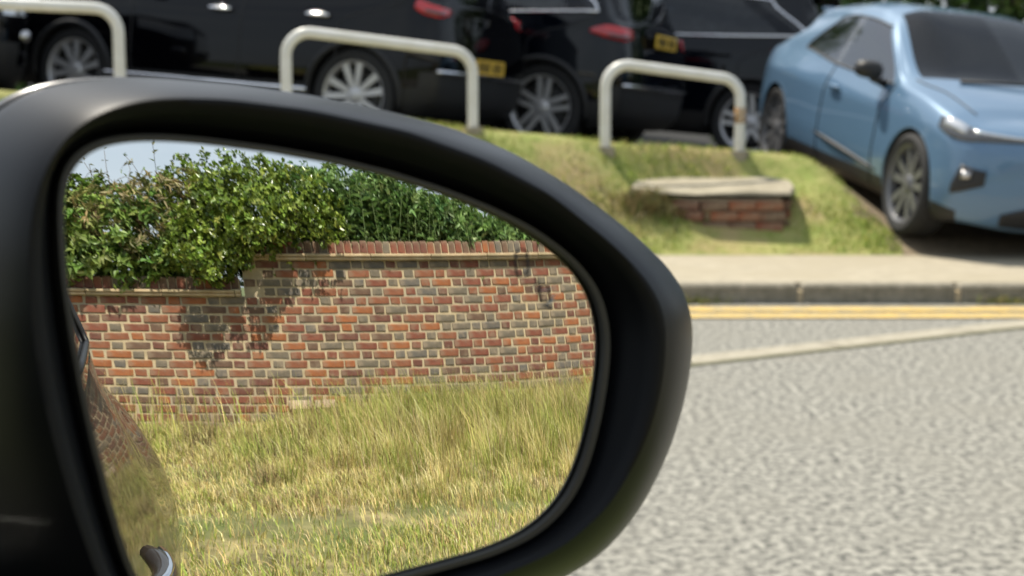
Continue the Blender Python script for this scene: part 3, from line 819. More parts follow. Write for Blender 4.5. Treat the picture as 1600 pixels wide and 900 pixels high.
# ------------------------------------------------------------------ trees behind the car park
def crown_leaves(centers, radii, n, size, cols, w, up=.4):
    centers = np.array(centers); radii = np.array(radii)
    k = rng.choice(len(centers), n, p=radii**2 / (radii**2).sum())
    d = unit(rng.normal(size=(n, 3))); rad = radii[k] * (1 - rng.random(n)**2 * .55)
    P = centers[k] + d * rad[:, None] * np.array((1, 1, .85))
    nn = unit(d * .6 + np.array((0, 0, up)) + rng.normal(0, .6, (n, 3)))
    D = unit(np.cross(nn, rng.normal(size=(n, 3))) + d * .4)
    L = size * rng.uniform(.7, 1.3, n)
    return leaf_arrays(P, D, nn, L, L * .55, mixcol(n, cols, w))
GREEN = [(.06, .12, .022), (.09, .16, .03), (.045, .085, .02), (.13, .19, .04)]
for tx, ty, th, tr, lab in ((-8, 25, 7.5, 3.0, 'broad green tree beyond the car park, leftmost'), (-1, 27, 8.5, 3.4, 'tall green tree beyond the middle of the car park'), (4.6, 23, 6.5, 2.6, 'dark green tree beyond the rearmost black car'), (6.6, 20.5, 5.5, 2.4, 'bright green tree rising behind the blue car'), (11.5, 22, 7.0, 3.0, 'broad green tree beyond the drive, rightmost')):
    g = float(height(tx, ty)); t = empty('tree', (tx, ty, g)); tag(t, lab, 'tree', 'trees beyond the car park')
    tb = MB().tube([(0, 0, -.2), (.05, 0, th * .25), (-.05, .05, th * .5), (.05, 0, th * .75)], [.22, .17, .12, .04], 10)
    cs = []; rs = []
    for k in range(16):
        a = rng.uniform(0, 6.28); h = rng.uniform(.08, .95); q = tr * .75 * math.sqrt(max(0, 1 - ((h - .5) / .55)**2)) * rng.uniform(.3, 1)
        cs.append((q * math.cos(a), q * math.sin(a), h * th)); rs.append(tr * rng.uniform(.28, .45))
        if k < 9: tb.tube([(0, 0, h * th * .55), (cs[-1][0] * .5, cs[-1][1] * .5, h * th * .85), cs[-1]], [.07, .045, .015], 6)
    tb.build('trunk', M_bark, t, True)
    fast_mesh('crown', *crown_leaves(cs, rs, 9000, .17, GREEN, (4, 4, 3, 2)), M_leaf, t)

# ------------------------------------------------------------------ brick wall (seen in the mirror)
WK = Vector((0.69223, 0.72168, 0.00000)); WO = Vector((-0.72168, 0.69223, 0.00000)); W0 = Vector((5.85052, -4.41327, 0.00000))
wall = empty('brick_wall', W0, math.atan2(WK.y, WK.x))
tag(wall, 'stepped garden wall of red and grey bricks reflected in the mirror', 'brick wall')
ZT = 1.356; C_ = .075; STEP = -.735; LOW = 4
U0, U1 = -3.3, 5.0
wt = np.array([.17, .24, .22, .14, .08, .09, .06]); wh = np.array([.08, .14, .12, .16, .12, .23, .15])
bn = [k for k in BR if k != 'brick_pale']
def brick_variant(L, H, D, nm):
    v, f = bevbox(L / 2, D / 2, H / 2, .005)
    v = [(p[0] + random.uniform(-.004, .004), p[1] + random.uniform(-.002, .002), p[2] + random.uniform(-.0035, .0035)) for p in v]
    me = bpy.data.meshes.new('brick'); me.from_pydata(v, [], f); me.materials.append(BR[nm]); return me
var = {(t, nm): [brick_variant(L, .0575, .1, nm) for _ in range(4)] for t, L in (('s', .2045), ('h', .0935)) for nm in BR}
var.update({('e', nm): [brick_variant(.066, .100, .24, nm) for _ in range(2)] for nm in BR})
bricks = []
for r in range(19):
    z = ZT - (r + .5) * C_
    ph = -1.86 if r % 2 == 0 else -1.86 + .16875
    for i in range(-6, 22):
        for t, c in (('s', ph + i * .3375), ('h', ph + i * .3375 + .16875)):
            L = .2145 if t == 's' else .1015
            if c - L / 2 < U0 or c + L / 2 > U1: continue
            if r < LOW and c - L / 2 < STEP - .02: continue
            nm = rng.choice(bn, p=(wt if t == 's' else wh) / (wt if t == 's' else wh).sum())
            if r < 3 and rng.random() < .3: nm = rng.choice(['brick_grey', 'brick_maroon', 'brick_blue_grey'])
            if c > .6 and rng.random() < .12: nm = rng.choice(['brick_orange', 'brick_grey'])
            vis = 1 if -2.25 < c < 3.1 and z > .02 else 0
            bricks.append((vis * L * (1.6 - .17 * (c + 2.2)), t, c, z, nm))
bricks.sort(key=lambda b: -b[0])
bb_ = MB(); bbm = []
for k, (a, t, c, z, nm) in enumerate(bricks):
    me = random.choice(var[(t, nm)])
    loc = (c + random.uniform(-.004, .004), -.05 + random.uniform(-.003, .0025), z + random.uniform(-.0025, .0025))
    rot = (random.uniform(-.01, .01), random.uniform(-.012, .012), random.uniform(-.01, .01))
    if k < 300:
        o = bpy.data.objects.new('brick', me); o.location = loc; o.rotation_euler = rot; link(o, wall)
    else:
        n0 = len(bb_.f); bb_.add([(v.co.x + loc[0], v.co.y + loc[1], v.co.z + loc[2]) for v in me.vertices], [tuple(p.vertices) for p in me.polygons]); bbm += [list(BR).index(nm)] * (len(bb_.f) - n0)
o = bb_.build('brickwork', list(BR.values()), wall); o.data.polygons.foreach_set('material_index', bbm); o['kind'] = 'stuff'
# mortar cores, coping
MB().box(((U0 + STEP) / 2, -.118, (ZT - LOW * C_ - .2) / 2), (STEP - U0, .22, ZT - LOW * C_ + .2)).build('mortar_core', M_mortar, wall)
MB().box(((U1 + STEP) / 2, -.1185, (ZT - .2) / 2), (U1 - STEP, .22, ZT + .2)).build('mortar_core', M_mortar, wall)
for (a, b, zb) in ((U0, STEP - .03, ZT - LOW * C_), (STEP - .035, U1, ZT)):
    x = a
    while x < b - .05:
        L = min(.62, b - x)
        for q, (dz, hh, pr) in enumerate(((0, .026, .028), (.028, .024, .045))):
            v, f = bevbox(L / 2 - .002, .14 + pr / 2, hh / 2, .005)
            o = mesh_obj('creasing_tile', v, f, M_stone, wall); o.location = (x + L / 2, -.12 + pr / 2, zb + dz + hh / 2 + .001); o.rotation_euler = (0, random.uniform(-.002, .002), 0)
        x += L
    x = a + .04
    MB().box(((a + b) / 2, -.118, zb + .054 + .045), (b - a - .01, .222, .088)).build('mortar_bed', M_mortar, wall)
    while x < b - .03:
        nm = rng.choice(bn, p=[.08, .2, .14, .22, .18, .12, .06])
        o = bpy.data.objects.new('coping_brick', random.choice(var[('e', nm)])); o.location = (x, -.115 + random.uniform(-.004, .004), zb + .107 + random.uniform(-.004, .004)); o.rotation_euler = (random.uniform(-.01, .01), random.uniform(-.02, .02), 0); link(o, wall)
        x += .0765
# spalled pale bricks low on the wall
for c, z in ((-.35, .15), (-.11, .155), (.30, .12)):
    me = brick_variant(.20, .07, .12, 'brick_pale'); o = bpy.data.objects.new('spalled_brick', me); o.location = (c, -.028, z); o.rotation_euler = (.15, random.uniform(-.08, .08), random.uniform(-.1, .1)); link(o, wall); o['label'] = 'pale pink spalled brick'
def wl(u, y, z): return W0 + WK * u + WO * y + Vector((0, 0, z))

# ------------------------------------------------------------------ plants over the wall
WMx = np.array([[WK.x, WK.y, 0], [WO.x, WO.y, 0], [0, 0, 1.]])
def plant(name, label, cat, u, y=-.4, group='plants growing over the brick wall'):
    o = empty(name, wl(u, y, -.05), math.atan2(WK.y, WK.x)); tag(o, label, cat, group); return o
def lumpy(blobs, n, depth=.35):
    """points and outward directions near the skin of a union of blobs (local wall axes)"""
    C0 = np.array([b[:3] for b in blobs]); Rd = np.array([b[3:6] for b in blobs])
    w = (Rd[:, 0] * Rd[:, 2]); P = []; Dn = []
    while sum(map(len, P)) < n:
        k = rng.choice(len(C0), n, p=w / w.sum()); d = unit(rng.normal(size=(n, 3))); q = 1 - rng.random(n)**1.6 * depth
        p = C0[k] + d * Rd[k] * q[:, None]; ins = np.zeros(n, bool)
        for c, r in zip(C0, Rd): ins |= (((p - c) / r)**2).sum(1) < .22
        P.append(p[~ins]); Dn.append(unit(d / Rd[k])[~ins])
    return np.concatenate(P)[:n], np.concatenate(Dn)[:n]
def clumps(blobs, k, per, sig, depth=.25):
    P, D = lumpy(blobs, k, depth)
    Q = np.repeat(P, per, 0); E = np.repeat(D, per, 0); g = unit(rng.normal(size=Q.shape)); rad = sig * rng.uniform(.2, 1.25, (len(Q), 1))
    Q = Q + g * rad + E * sig * .5
    return Q, unit(E * .7 + g * .9 + np.array((0, 0, .35)))
def rosettes(P, Dn, per, size, asp, cols, w, spread=.9, droop=.1, jit=.2, fold=.2):
    n = len(P); P = np.repeat(P, per, 0); A = np.repeat(unit(Dn + rng.normal(0, .35, Dn.shape)), per, 0)
    t = unit(np.cross(A, rng.normal(size=A.shape))); D = unit(A * (1 - spread * rng.random((len(A), 1)) * .8) + t * spread)
    Nn = unit(A + rng.normal(0, .25, A.shape)); L = size * rng.uniform(.65, 1.25, len(A))
    cb = np.repeat(mixcol(n, cols, w, jit), per, 0) * rng.uniform(.85, 1.15, (len(A), 1))
    return leaf_arrays(P + rng.normal(0, .008, P.shape), D, Nn, L, L * asp, cb, fold, droop)
def stems(o, n, h, spread, rad=.012):
    b = MB()
    for k in range(n):
        a = rng.uniform(0, 6.28); x, y = spread * math.cos(a) * rng.random(), .18 * math.sin(a)
        b.tube([(x * .3, y * .5, 0), (x * .6, y * .7, h * .4), (x, y, h * rng.uniform(.75, 1))], [rad, rad * .8, rad * .3], 6)
    b.build('stem', M_bark, o, True)
ox = lambda o_u, o_y, b: [(x - o_u, y - o_y, z + .05, rx, ry, rz) for x, y, z, rx, ry, rz in b]
# glossy evergreen bulging over the step of the wall
p_ = plant('evergreen_shrub', 'dense glossy evergreen shrub bulging over the step of the wall', 'shrub', -.7)
bl = [(-.98, -.1, 1.62, .42, .48, .42), (-.55, -.1, 1.78, .45, .46, .36), (-.92, -.25, 2.0, .22, .3, .25), (-.2, -.15, 1.78, .38, .36, .30), (-.55, -.2, 2.0, .30, .3, .20), (-1.02, .16, 1.42, .31, .30, .20), (.0, -.22, 1.68, .28, .3, .22), (-1.15, -.2, 1.8, .3, .35, .3), (-.62, .19, 1.64, .36, .31, .18), (-.15, .13, 1.68, .36, .28, .15), (-.35, -.3, 1.5, .6, .25, .3)]
P, D = clumps(ox(-.7, -.4, bl), 400, 12, .075, .45)
P2, D2 = lumpy([(a1, b1 - .05, c1, d1 * .8, e1 * .7, f1 * .8) for a1, b1, c1, d1, e1, f1 in ox(-.7, -.4, bl)], 1500, .9); P = np.r_[P, P2]; D = np.r_[D, D2]
fast_mesh('foliage', *rosettes(P, D, 6, .046, .58, [(.20, .275, .04), (.145, .215, .032), (.27, .34, .06), (.08, .125, .025)], (4, 3, 2, 2), .9, .08, .2), M_gloss, p_, 'stuff'); stems(p_, 6, 1.6, .5, .02)
# broad leaved shrub at the left
p_ = plant('broad_leaf_shrub', 'light green broad leaved shrub above the lower part of the wall', 'shrub', -2.0)
bl = [(-2.35, -.25, 1.62, .5, .4, .38), (-1.85, -.2, 1.5, .45, .38, .34), (-1.5, -.2, 1.55, .4, .35, .36), (-2.6, -.3, 1.8, .5, .4, .3), (-2.0, -.3, 1.72, .4, .3, .27), (-2.9, -.3, 1.5, .5, .4, .5), (-1.9, -.1, 1.32, .6, .22, .16), (-1.1, -.3, 1.35, .5, .25, .2), (-1.5, -.25, 1.3, .5, .24, .2)]
P, D = clumps(ox(-2., -.4, bl), 300, 11, .085, .5)
fast_mesh('foliage', *rosettes(P, D, 5, .075, .46, [(.19, .28, .055), (.25, .34, .08), (.12, .20, .04), (.28, .32, .11)], (4, 3, 3, 1), 1.0, .3, .2), M_leaf, p_, 'stuff'); stems(p_, 7, 1.5, .7)
# withered climber with bare tendrils
p_ = plant('withered_climber', 'brownish withered climber with bare tendrils against the sky', 'climber', -1.6, -.35)
bl = [(-1.75, -.1, 1.82, .35, .3, .17), (-1.4, -.05, 1.85, .32, .3, .20), (-1.35, .02, 1.62, .24, .2, .16), (-1.85, .0, 1.68, .22, .2, .12), (-1.15, -.1, 2.02, .2, .2, .1), (-1.6, .08, 1.5, .16, .12, .12)]
P, D = lumpy(ox(-1.6, -.35, bl), 330)
fast_mesh('foliage', *rosettes(P, D, 6, .06, .3, [(.34, .27, .12), (.40, .33, .17), (.24, .24, .07), (.27, .18, .10)], (3, 3, 4, 1), 1.0, .5, .2), M_leaf, p_, 'stuff')
tb = MB(); TL = []
for k in range(26):
    x = rng.uniform(-.6, .75); pts = [Vector((x, rng.uniform(-.1, .2), 1.75))]; d = Vector((rng.normal(0, .35), rng.normal(0, .2), 1)).normalized(); cur = rng.normal(0, .22)
    for j in range(rng.integers(6, 11)):
        d = (d + Vector((cur + rng.normal(0, .12), rng.normal(0, .12), -.10 * j * .5))).normalized(); pts.append(pts[-1] + d * .085)
        if rng.random() < .6: TL.append((tuple(pts[-1]), tuple(d)))
    tb.tube(pts, [.0042 - .0003 * j for j in range(len(pts))], 5)
tb.build('tendril', M_bark, p_, True)
fast_mesh('tendril_leaf', *rosettes(np.array([a for a, b in TL]), np.array([b for a, b in TL]), 2, .045, .4, [(.2, .19, .06), (.12, .17, .04)], (1, 1), 1., .3), M_leaf, p_, 'stuff')
# tall upright leafy plants at the right: each its own thing
def leafy(u, top, n, lab, wid, ly=-.35):
    p = plant('tall_leafy_plant', lab, 'plant', u, ly)
    Ps = []; Ds = []; sb = MB()
    for k in range(n):
        x = rng.uniform(-wid, wid); y = rng.uniform(-.22, .28); h = (top(u + x) + .05) * 1 - abs(rng.normal(0, .10)); lean = rng.normal(0, .07); ln2 = rng.normal(.05, .07)
        z0 = max(1.2, h - .75); zz = np.arange(z0, h, .026)
        f = (zz - z0) / (h - z0 + .01)
        px = x + lean * f**2 * 1.3; py = y + ln2 * f**2
        sb.tube([(x * .7, y * .6, 0), (x, y, z0), (px[-1], py[-1], h)], [.006, .005, .002], 5)
        a = np.arange(len(zz)) * 2.4 + rng.uniform(0, 6.28)
        Ps.append(np.c_[px, py, zz]); Ds.append(np.c_[np.cos(a), np.sin(a), .35 + .5 * f])
    P = np.concatenate(Ps); D = unit(np.concatenate(Ds) + rng.normal(0, .2, (len(np.concatenate(Ds)), 3))); m = len(P)
    Nn = unit(np.array((0, 0, 1.)) - D * D[:, 2:3] + rng.normal(0, .2, (m, 3))); L = .092 * rng.uniform(.6, 1.25, m)
    fast_mesh('foliage', *leaf_arrays(P, D, Nn, L, L * .42, mixcol(m, [(.14, .24, .07), (.18, .29, .09), (.10, .175, .055), (.22, .31, .11)], (4, 3, 3, 1)), .2, .35), M_leaf, p, 'stuff')
    sb.build('stem', M_stem, p, True)
    bb2 = [(x_, rng.uniform(-.12, .02), z_, .22, .26, .20) for x_ in np.arange(-wid, wid + .01, wid / 2.5) for z_ in np.arange(1.5, topf(u + x_) - .12, .22)]
    P, D = clumps([(a1, b1, c1 + .05, d1, e1, f1) for a1, b1, c1, d1, e1, f1 in bb2], 170, 9, .085, .5)
    fast_mesh('foliage', *rosettes(P, D, 5, .08, .36, [(.15, .25, .07), (.20, .31, .09), (.10, .18, .055), (.24, .33, .11)], (4, 3, 3, 2), 1., .35, .2), M_leaf, p, 'stuff')
topf = lambda u: float(np.interp(u, [-.3, .0, .4, .65, 1.2, 1.65, 2.0, 2.4, 3.5], [2.12, 2.12, 2.14, 2.12, 1.99, 1.82, 1.72, 1.66, 1.62]))
leafy(.35, topf, 60, 'tall leafy plant rising just right of the evergreen shrub', .48)
leafy(1.15, topf, 60, 'tall leafy plant in the middle of the long wall', .48)
leafy(1.95, topf, 50, 'lower leafy plant towards the far end of the wall', .48)
leafy(2.9, topf, 40, 'short leafy plant at the outer end of the wall', .55)
# reddish flower cluster
p_ = plant('flowering_plant', 'small cluster of dusty pink flowers on top of the wall', 'flowers', -.42, -.1)
P, D = lumpy([(0, .12, 1.58, .15, .12, .07), (.1, .12, 1.62, .09, .1, .05)], 110)
fast_mesh('flower_head', *rosettes(P, D, 5, .03, .7, [(.36, .10, .11), (.45, .17, .17), (.25, .07, .07)], (2, 2, 1), 1., .1), M_leaf, p_, 'stuff'); 

# ------------------------------------------------------------------ verge and grass in front of the wall
def vz(u, y): return .02 * np.sin(u * 2.1 + y) * np.cos(y * 1.7) * 1.0
us = np.arange(-6, 7.01, .2); ys = np.arange(-1.5, 6.6, .2)
V = []; 
for y in ys:
    for u in us:
        p = wl(u, y, 0); V.append((p.x, p.y, -.015 + float(vz(u, y))))
nx = len(us); F = [(j * nx + i, j * nx + i + 1, (j + 1) * nx + i + 1, (j + 1) * nx + i) for j in range(len(ys) - 1) for i in range(nx - 1)]
tag(mesh_obj('verge', V, F, M_verge, None, True), kind='structure')
def blades(U, Y, Hh, lean, wd, cols, ang=None):
    n = len(U); base = np.outer(U, WMx[0]) + np.outer(Y, WMx[1]) + np.array(W0); base[:, 2] += vz(U, Y) - .02
    a = rng.uniform(0, 6.28, n) if ang is None else ang; ld = np.c_[np.cos(a), np.sin(a), np.zeros(n)]; sd = np.c_[-np.sin(a + .6), np.cos(a + .6), np.zeros(n)]
    L = lean[:, None]; H = Hh[:, None]; W = wd[:, None]; upv = np.array((0, 0, 1.))
    m = base + upv * H * .55 + ld * L * H * .28; t = base + upv * H * (1 - .25 * L) + ld * L * H * .95
    V = np.stack([base - sd * W, base + sd * W, m + sd * W * .75, m - sd * W * .75, t], 1).reshape(-1, 3)
    i = np.arange(n)[:, None] * 5
    F = np.concatenate([np.c_[i, i + 1, i + 2], np.c_[i, i + 2, i + 3], np.c_[i + 3, i + 2, i + 4]], 0)
    return V, F, np.repeat(cols, 5, 0)
ST = [(.66, .54, .23), (.55, .46, .18), (.45, .47, .12), (.29, .36, .07), (.74, .64, .35), (.26, .16, .10)]
def patchy(U, Y, s, seed): return .5 + .5 * np.sin(U * s + seed + 1.3 * np.sin(Y * s * .7 + seed)) * np.cos(Y * s * 1.2 - seed)
# tall rank grass
K = 1900; cu = rng.uniform(-3.2, 4.6, K); cy = np.where(rng.random(K) < .45, np.abs(rng.normal(0, .9, K)), rng.uniform(0, 3.2, K)) + .02
ch_ = np.interp(cu, [-3.2, -1.3, -.4, .6, 2, 4.6], [.20, .18, .25, .42, .46, .46]) * np.where((cu < -.5) & (cy < .7), .45, 1.) * np.interp(cy, [0, .5, 1.3, 2.2, 3.2], [.9, 1.0, 1.0, .75, .25]) * rng.uniform(.35, 1.2, K)
kind_ = np.where(rng.random(K) < np.clip(.25 + .65 * patchy(cu, cy, 1.9, 4.) * np.interp(cy, [0, 2.6], [1, .35]), 0, 1), 1, 0); kind_[rng.random(K) < np.interp(cu, [-3, -1.2, 0, 4], [.34, .30, .10, .08])] = 2
per = rng.integers(22, 80, K); ix = np.repeat(np.arange(K), per); n = len(ix); du = rng.normal(0, .055, n); dy = rng.normal(0, .055, n)
U = cu[ix] + du; Y = np.abs(cy[ix] + dy) + .01; hh = ch_[ix] * rng.uniform(.45, 1.1, n)
pal = [mixcol(n, ST, (4, 3, 1.5, .3, 2, .4), .12), mixcol(n, ST, (.5, 1, 4, 4, .3, .1), .12), mixcol(n, [(.20, .14, .08), (.30, .22, .12), (.17, .17, .06), (.38, .29, .15)], (3, 3, 2, 2), .15)]
cb_ = np.where((kind_[ix] == 0)[:, None], pal[0], np.where((kind_[ix] == 1)[:, None], pal[1], pal[2])) * rng.uniform(.72, 1.15, K)[ix][:, None]; cb_ = np.clip(cb_, .01, .9)
ang = np.arctan2(dy, du) + math.atan2(WK.y, WK.x) + rng.normal(0, .7, n)
tag(fast_mesh('tall_grass', *blades(U, Y, hh, rng.uniform(.1, .75, n), rng.uniform(.0013, .0030, n), cb_, ang), M_grass), 'tall dry grass growing along the foot of the brick wall', 'grass', kind='stuff')
n = 7000; U = rng.uniform(-2.6, 4.6, n); Y = np.abs(rng.normal(.1, .7, n)) + .03; k = rng.random(n) < np.interp(U, [-2.6, -.8, .4, 4.6], [.25, .3, 1, 1]) * (.35 + .65 * patchy(U, Y, 5., 3.)); U = U[k]; Y = Y[k]; n = len(U)
tag(fast_mesh('seed_stalks', *blades(U, Y, rng.uniform(.28, .62, n) * np.interp(Y, [0, 1.5], [1, .6]), rng.uniform(.05, .6, n), rng.uniform(.0016, .0036, n), mixcol(n, ST, (1.5, 2, 4, 4, .6, 2))), M_grass), 'thin seed stalks standing above the tall grass by the wall', 'grass', kind='stuff')
n = 150000; U = rng.uniform(-4.2, 4.6, n); Y = rng.uniform(.8, 6.3, n)
keep = rng.random(n) < np.clip(.35 + .9 * patchy(U, Y, 3.1, 2.), 0, 1) * np.where(np.abs(Y - 3.35 + .15 * np.sin(U * 2)) < .16, .25, 1); U = U[keep]; Y = Y[keep]; n = len(U)
hh = rng.uniform(.03, .09, n) * (.7 + .8 * patchy(U, Y, 4.3, 7.)); g = np.interp(Y, [.8, 3.0, 3.8, 6], [.15, .12, .62, .75])
gg = (rng.random(n) < g)[:, None]; cA = mixcol(n, ST, (4, 3, 1, .3, 2, .7)); cB = mixcol(n, ST, (.6, 1, 3, 4, .3, .3))
tag(fast_mesh('short_grass', *blades(U, Y, hh, rng.uniform(.2, 1.1, n), rng.uniform(.0016, .0034, n), np.where(gg, cB, cA)), M_grass), 'short patchy grass on the verge between the car and the wall', 'grass', kind='stuff')
# grass on the far bank
n = 42000; x = rng.uniform(-3, 2.7, n); y = rng.uniform(15.03, 17.6, n) * YK; k = (x < xe(y / YK) - .05) & (y / YK < yc(x) + .2) & ~((np.abs(x - 1.55) < .45) & (np.abs(y - 11.22) < .34)); x = x[k]; y = y[k]; n = len(x)
Ub = np.zeros(n); V, F, T = blades(Ub, Ub, rng.uniform(.025, .07, n) * (.5 + .8 * patchy(x, y, 3, 1.)), rng.uniform(.2, .9, n), rng.uniform(.003, .006, n), np.where((rng.random(n) < .35 + .6 * patchy(x, y, 1.7, 3.))[:, None], mixcol(n, [(.24, .32, .05), (.31, .38, .07), (.17, .24, .045)], (3, 3, 2)), mixcol(n, [(.50, .43, .17), (.40, .37, .12), (.58, .50, .25)], (3, 3, 1))))
V = V - np.array(W0) - np.array((0, 0, vz(0, 0))) + np.repeat(np.c_[x, y, height(x, y)], 5, 0)
tag(fast_mesh('bank_grass', V, F, T, M_grass), 'sunlit short grass covering the bank below the hoop barriers', 'grass', kind='stuff')
n = 900; V, F, T = blades(np.zeros(n), np.zeros(n), rng.uniform(.04, .14, n), rng.uniform(.3, 1.3, n), rng.uniform(.003, .008, n), mixcol(n, [(.26, .21, .10), (.20, .22, .06), (.34, .28, .14), (.14, .13, .05)], (3, 2, 2, 2)))
wx = rng.normal(0, .15, n); wy = rng.normal(0, .07, n)
V = V - np.array(W0) - np.array((0, 0, vz(0, 0))) + np.repeat(np.c_[wx, wy, height(1.02 + wx, 10.98 + wy) - height(1.02, 10.98) + .07 * np.exp(-(wx**2 + wy**2) / .04)], 5, 0)
o = fast_mesh('weed_clump', V, F, T, M_grass); o.location = (1.02, 10.98, float(height(1.02, 10.98))); tag(o, 'clump of dry weeds against the left side of the brick chamber', 'weeds')
# weeds in the gutter
for gx, lab in ((1.02, 'tuft of weeds in the gutter beside the mirror edge'), (2.85, 'tuft of weeds in the gutter under the blue car')):
    n = 130; V, F, T = blades(np.zeros(n), np.zeros(n), rng.uniform(.03, .10, n), rng.uniform(.3, 1.2, n), rng.uniform(.003, .006, n), mixcol(n, [(.2, .22, .05), (.3, .27, .1)], (1, 1)))
    V = V - np.array(W0) - np.array((0, 0, vz(0, 0))) + np.repeat(np.c_[rng.normal(0, .11, n), rng.normal(0, .025, n), np.zeros(n)], 5, 0)
    o = fast_mesh('weed_tuft', V, F, T, M_grass, None, 'stuff'); o.location = (gx, 8.80, .01); tag(o, lab, 'weeds', 'weeds in the gutter')

# ------------------------------------------------------------------ the car we look out of, with its door mirror
MP = Vector((-0.05846, 0.49433, 1.11486)); EX = Vector((0.87756, 0.47946, -0.00000)); EY = Vector((-0.02446, 0.04478, 0.99870)); EN = Vector((0.47883, -0.87642, 0.05102))
own = empty('car', (MP.x, MP.y, 0)); tag(own, 'dark car in the foreground with black door mirror reflecting a brick wall', 'car')
OWN = Vector((MP.x, MP.y, 0))
QA, QB, QC, QR = 0.3961, 0.3240, 0.3246, 0.1250
GL = (.1e-3 * np.array([759,754,751,750,750,753,757,762,770,781,792,806,823,841,861,882,898,905,903,893,880,862,845,831,819,807,796,788,781,777,774,772,772,774,779,786,794,805,818,834,853,874,900,928,956,986,1016,1040,1061,1076,1086,1089,1090,1089,1088,1088,1088,1090,1092,1093,1092,1085,1073,1054,1026,995,959,925,891,860,828,800,775,751,730,712,696,682,669,659,650,643,638,634,630,629,629,630,634,637,643,650,659,671,684,698,715,735,758,784,812,844,877,912,945,972,986,983,967,941,914,889,866,846,827,810,796,784,773,765]), (-0.0044, 0.0004))
LI = (.1e-3 * np.array([876,871,867,865,865,866,869,874,882,891,902,915,932,950,966,984,998,1005,1007,996,983,969,953,938,926,915,904,896,889,885,882,881,883,886,892,898,906,916,929,944,961,981,1005,1032,1061,1093,1127,1160,1187,1214,1241,1258,1274,1292,1304,1315,1324,1329,1334,1336,1336,1325,1297,1257,1211,1169,1126,1087,1053,1024,997,967,939,915,895,876,857,840,825,813,804,797,790,783,777,774,773,774,777,782,789,797,805,816,830,846,865,884,905,929,955,979,1001,1021,1036,1045,1046,1043,1034,1021,1007,989,972,955,938,924,912,900,890,882]), (-0.0072, 0.0013))
SI = (.1e-3 * np.array([1292,1293,1296,1299,1301,1305,1313,1325,1339,1352,1355,1358,1364,1374,1379,1361,1335,1312,1291,1265,1237,1211,1190,1171,1152,1134,1119,1108,1099,1093,1089,1086,1086,1090,1096,1105,1116,1129,1144,1162,1185,1211,1240,1273,1310,1350,1388,1426,1456,1482,1504,1519,1533,1545,1557,1567,1578,1588,1598,1604,1605,1594,1566,1523,1467,1410,1357,1309,1264,1225,1189,1155,1125,1098,1074,1049,1026,1006,990,975,960,947,937,929,924,919,917,917,920,925,931,939,950,963,980,999,1019,1043,1071,1104,1138,1177,1218,1260,1301,1337,1364,1381,1391,1395,1384,1371,1360,1348,1335,1325,1318,1311,1302,1295]), (0.0135, -0.0057))
NA = 240
TH = np.arange(NA) * 2 * np.pi / NA - np.pi
def loop(rc, k=1.):
    r, c = rc; th = np.arange(121) * 2 * np.pi / 120 - np.pi; rr = np.r_[r, r[0]]
    # periodic cubic smoothing by local averaging of the linear resample
    q = np.interp(TH, th, rr)
    for _ in range(2): q = .25 * np.roll(q, 1) + .5 * q + .25 * np.roll(q, -1)
    return np.c_[c[0] + k * q * np.cos(TH), c[1] + k * q * np.sin(TH)]
def surf(l): return -(QA * l[:, 0]**2 + QB * l[:, 1]**2 + QC * l[:, 0]**3 + QR * l[:, 0] * l[:, 1])
def w3(l, z): return [MP - OWN + EX * float(a) + EY * float(b) + EN * float(c) for (a, b), c in zip(l, np.broadcast_to(z, len(l)))]
def loft(loops, close_last=False, close_first=False):
    V = []; F = []
    for l in loops: V += l
    for i in range(len(loops) - 1):
        for j in range(NA):
            k = (j + 1) % NA; F.append((i * NA + j, i * NA + k, (i + 1) * NA + k, (i + 1) * NA + j))
    if close_last: F.append(tuple((len(loops) - 1) * NA + j for j in range(NA)))
    if close_first: F.append(tuple(range(NA))[::-1])
    return V, F
g1 = loop(GL); l1 = loop(LI); s1 = loop(SI)
lerp = lambda a, b, t: a * (1 - t) + b * t
# glass: convex, with a flatter inner and tighter outer part
hs = empty('door_mirror', (0, 0, 0), 0, own)
NR = 40; V = []; Nn = []; F = []
cc = np.array(GL[1])
pts = [cc[None]] + [cc + (g1 - cc) * (i / NR) * 1.012 for i in range(1, NR + 1)]
for l in pts:
    V += w3(l, surf(l))
    for a, b in l:
        Nn.append((EN + EX * float(2 * QA * a + 3 * QC * a * a + QR * b) + EY * float(2 * QB * b + QR * a)).normalized())
F = [(0, 1 + j, 1 + (j + 1) % NA) for j in range(NA)]
for i in range(NR - 1):
    for j in range(NA):
        k = (j + 1) % NA; F.append((1 + i * NA + j, 1 + (i + 1) * NA + j, 1 + (i + 1) * NA + k, 1 + i * NA + k))
me = bpy.data.meshes.new('mirror_glass'); me.from_pydata([tuple(v) for v in V], [], F); me.materials.append(M_mirror)
me.polygons.foreach_set('use_smooth', [True] * len(me.polygons)); me.update(); me.normals_split_custom_set_from_vertices([tuple(n) for n in Nn])
mg = link(bpy.data.objects.new('mirror_glass', me), hs); mg['label'] = 'mirror glass reflecting brick wall, hedge and dry grass'
# bezel round the glass
gz = surf(g1)
bz = [w3(cc + (g1 - cc) * 1.0, gz + .0012), w3(cc + (g1 - cc) * 1.006, gz + .003), w3(cc + (g1 - cc) * 1.028, gz + .003), w3(cc + (g1 - cc) * 1.035, gz - .004), w3(cc + (g1 - cc) * 1.035, gz - .02)]
mesh_obj('glass_bezel', *loft(bz), M_bezel, hs, True, 50)
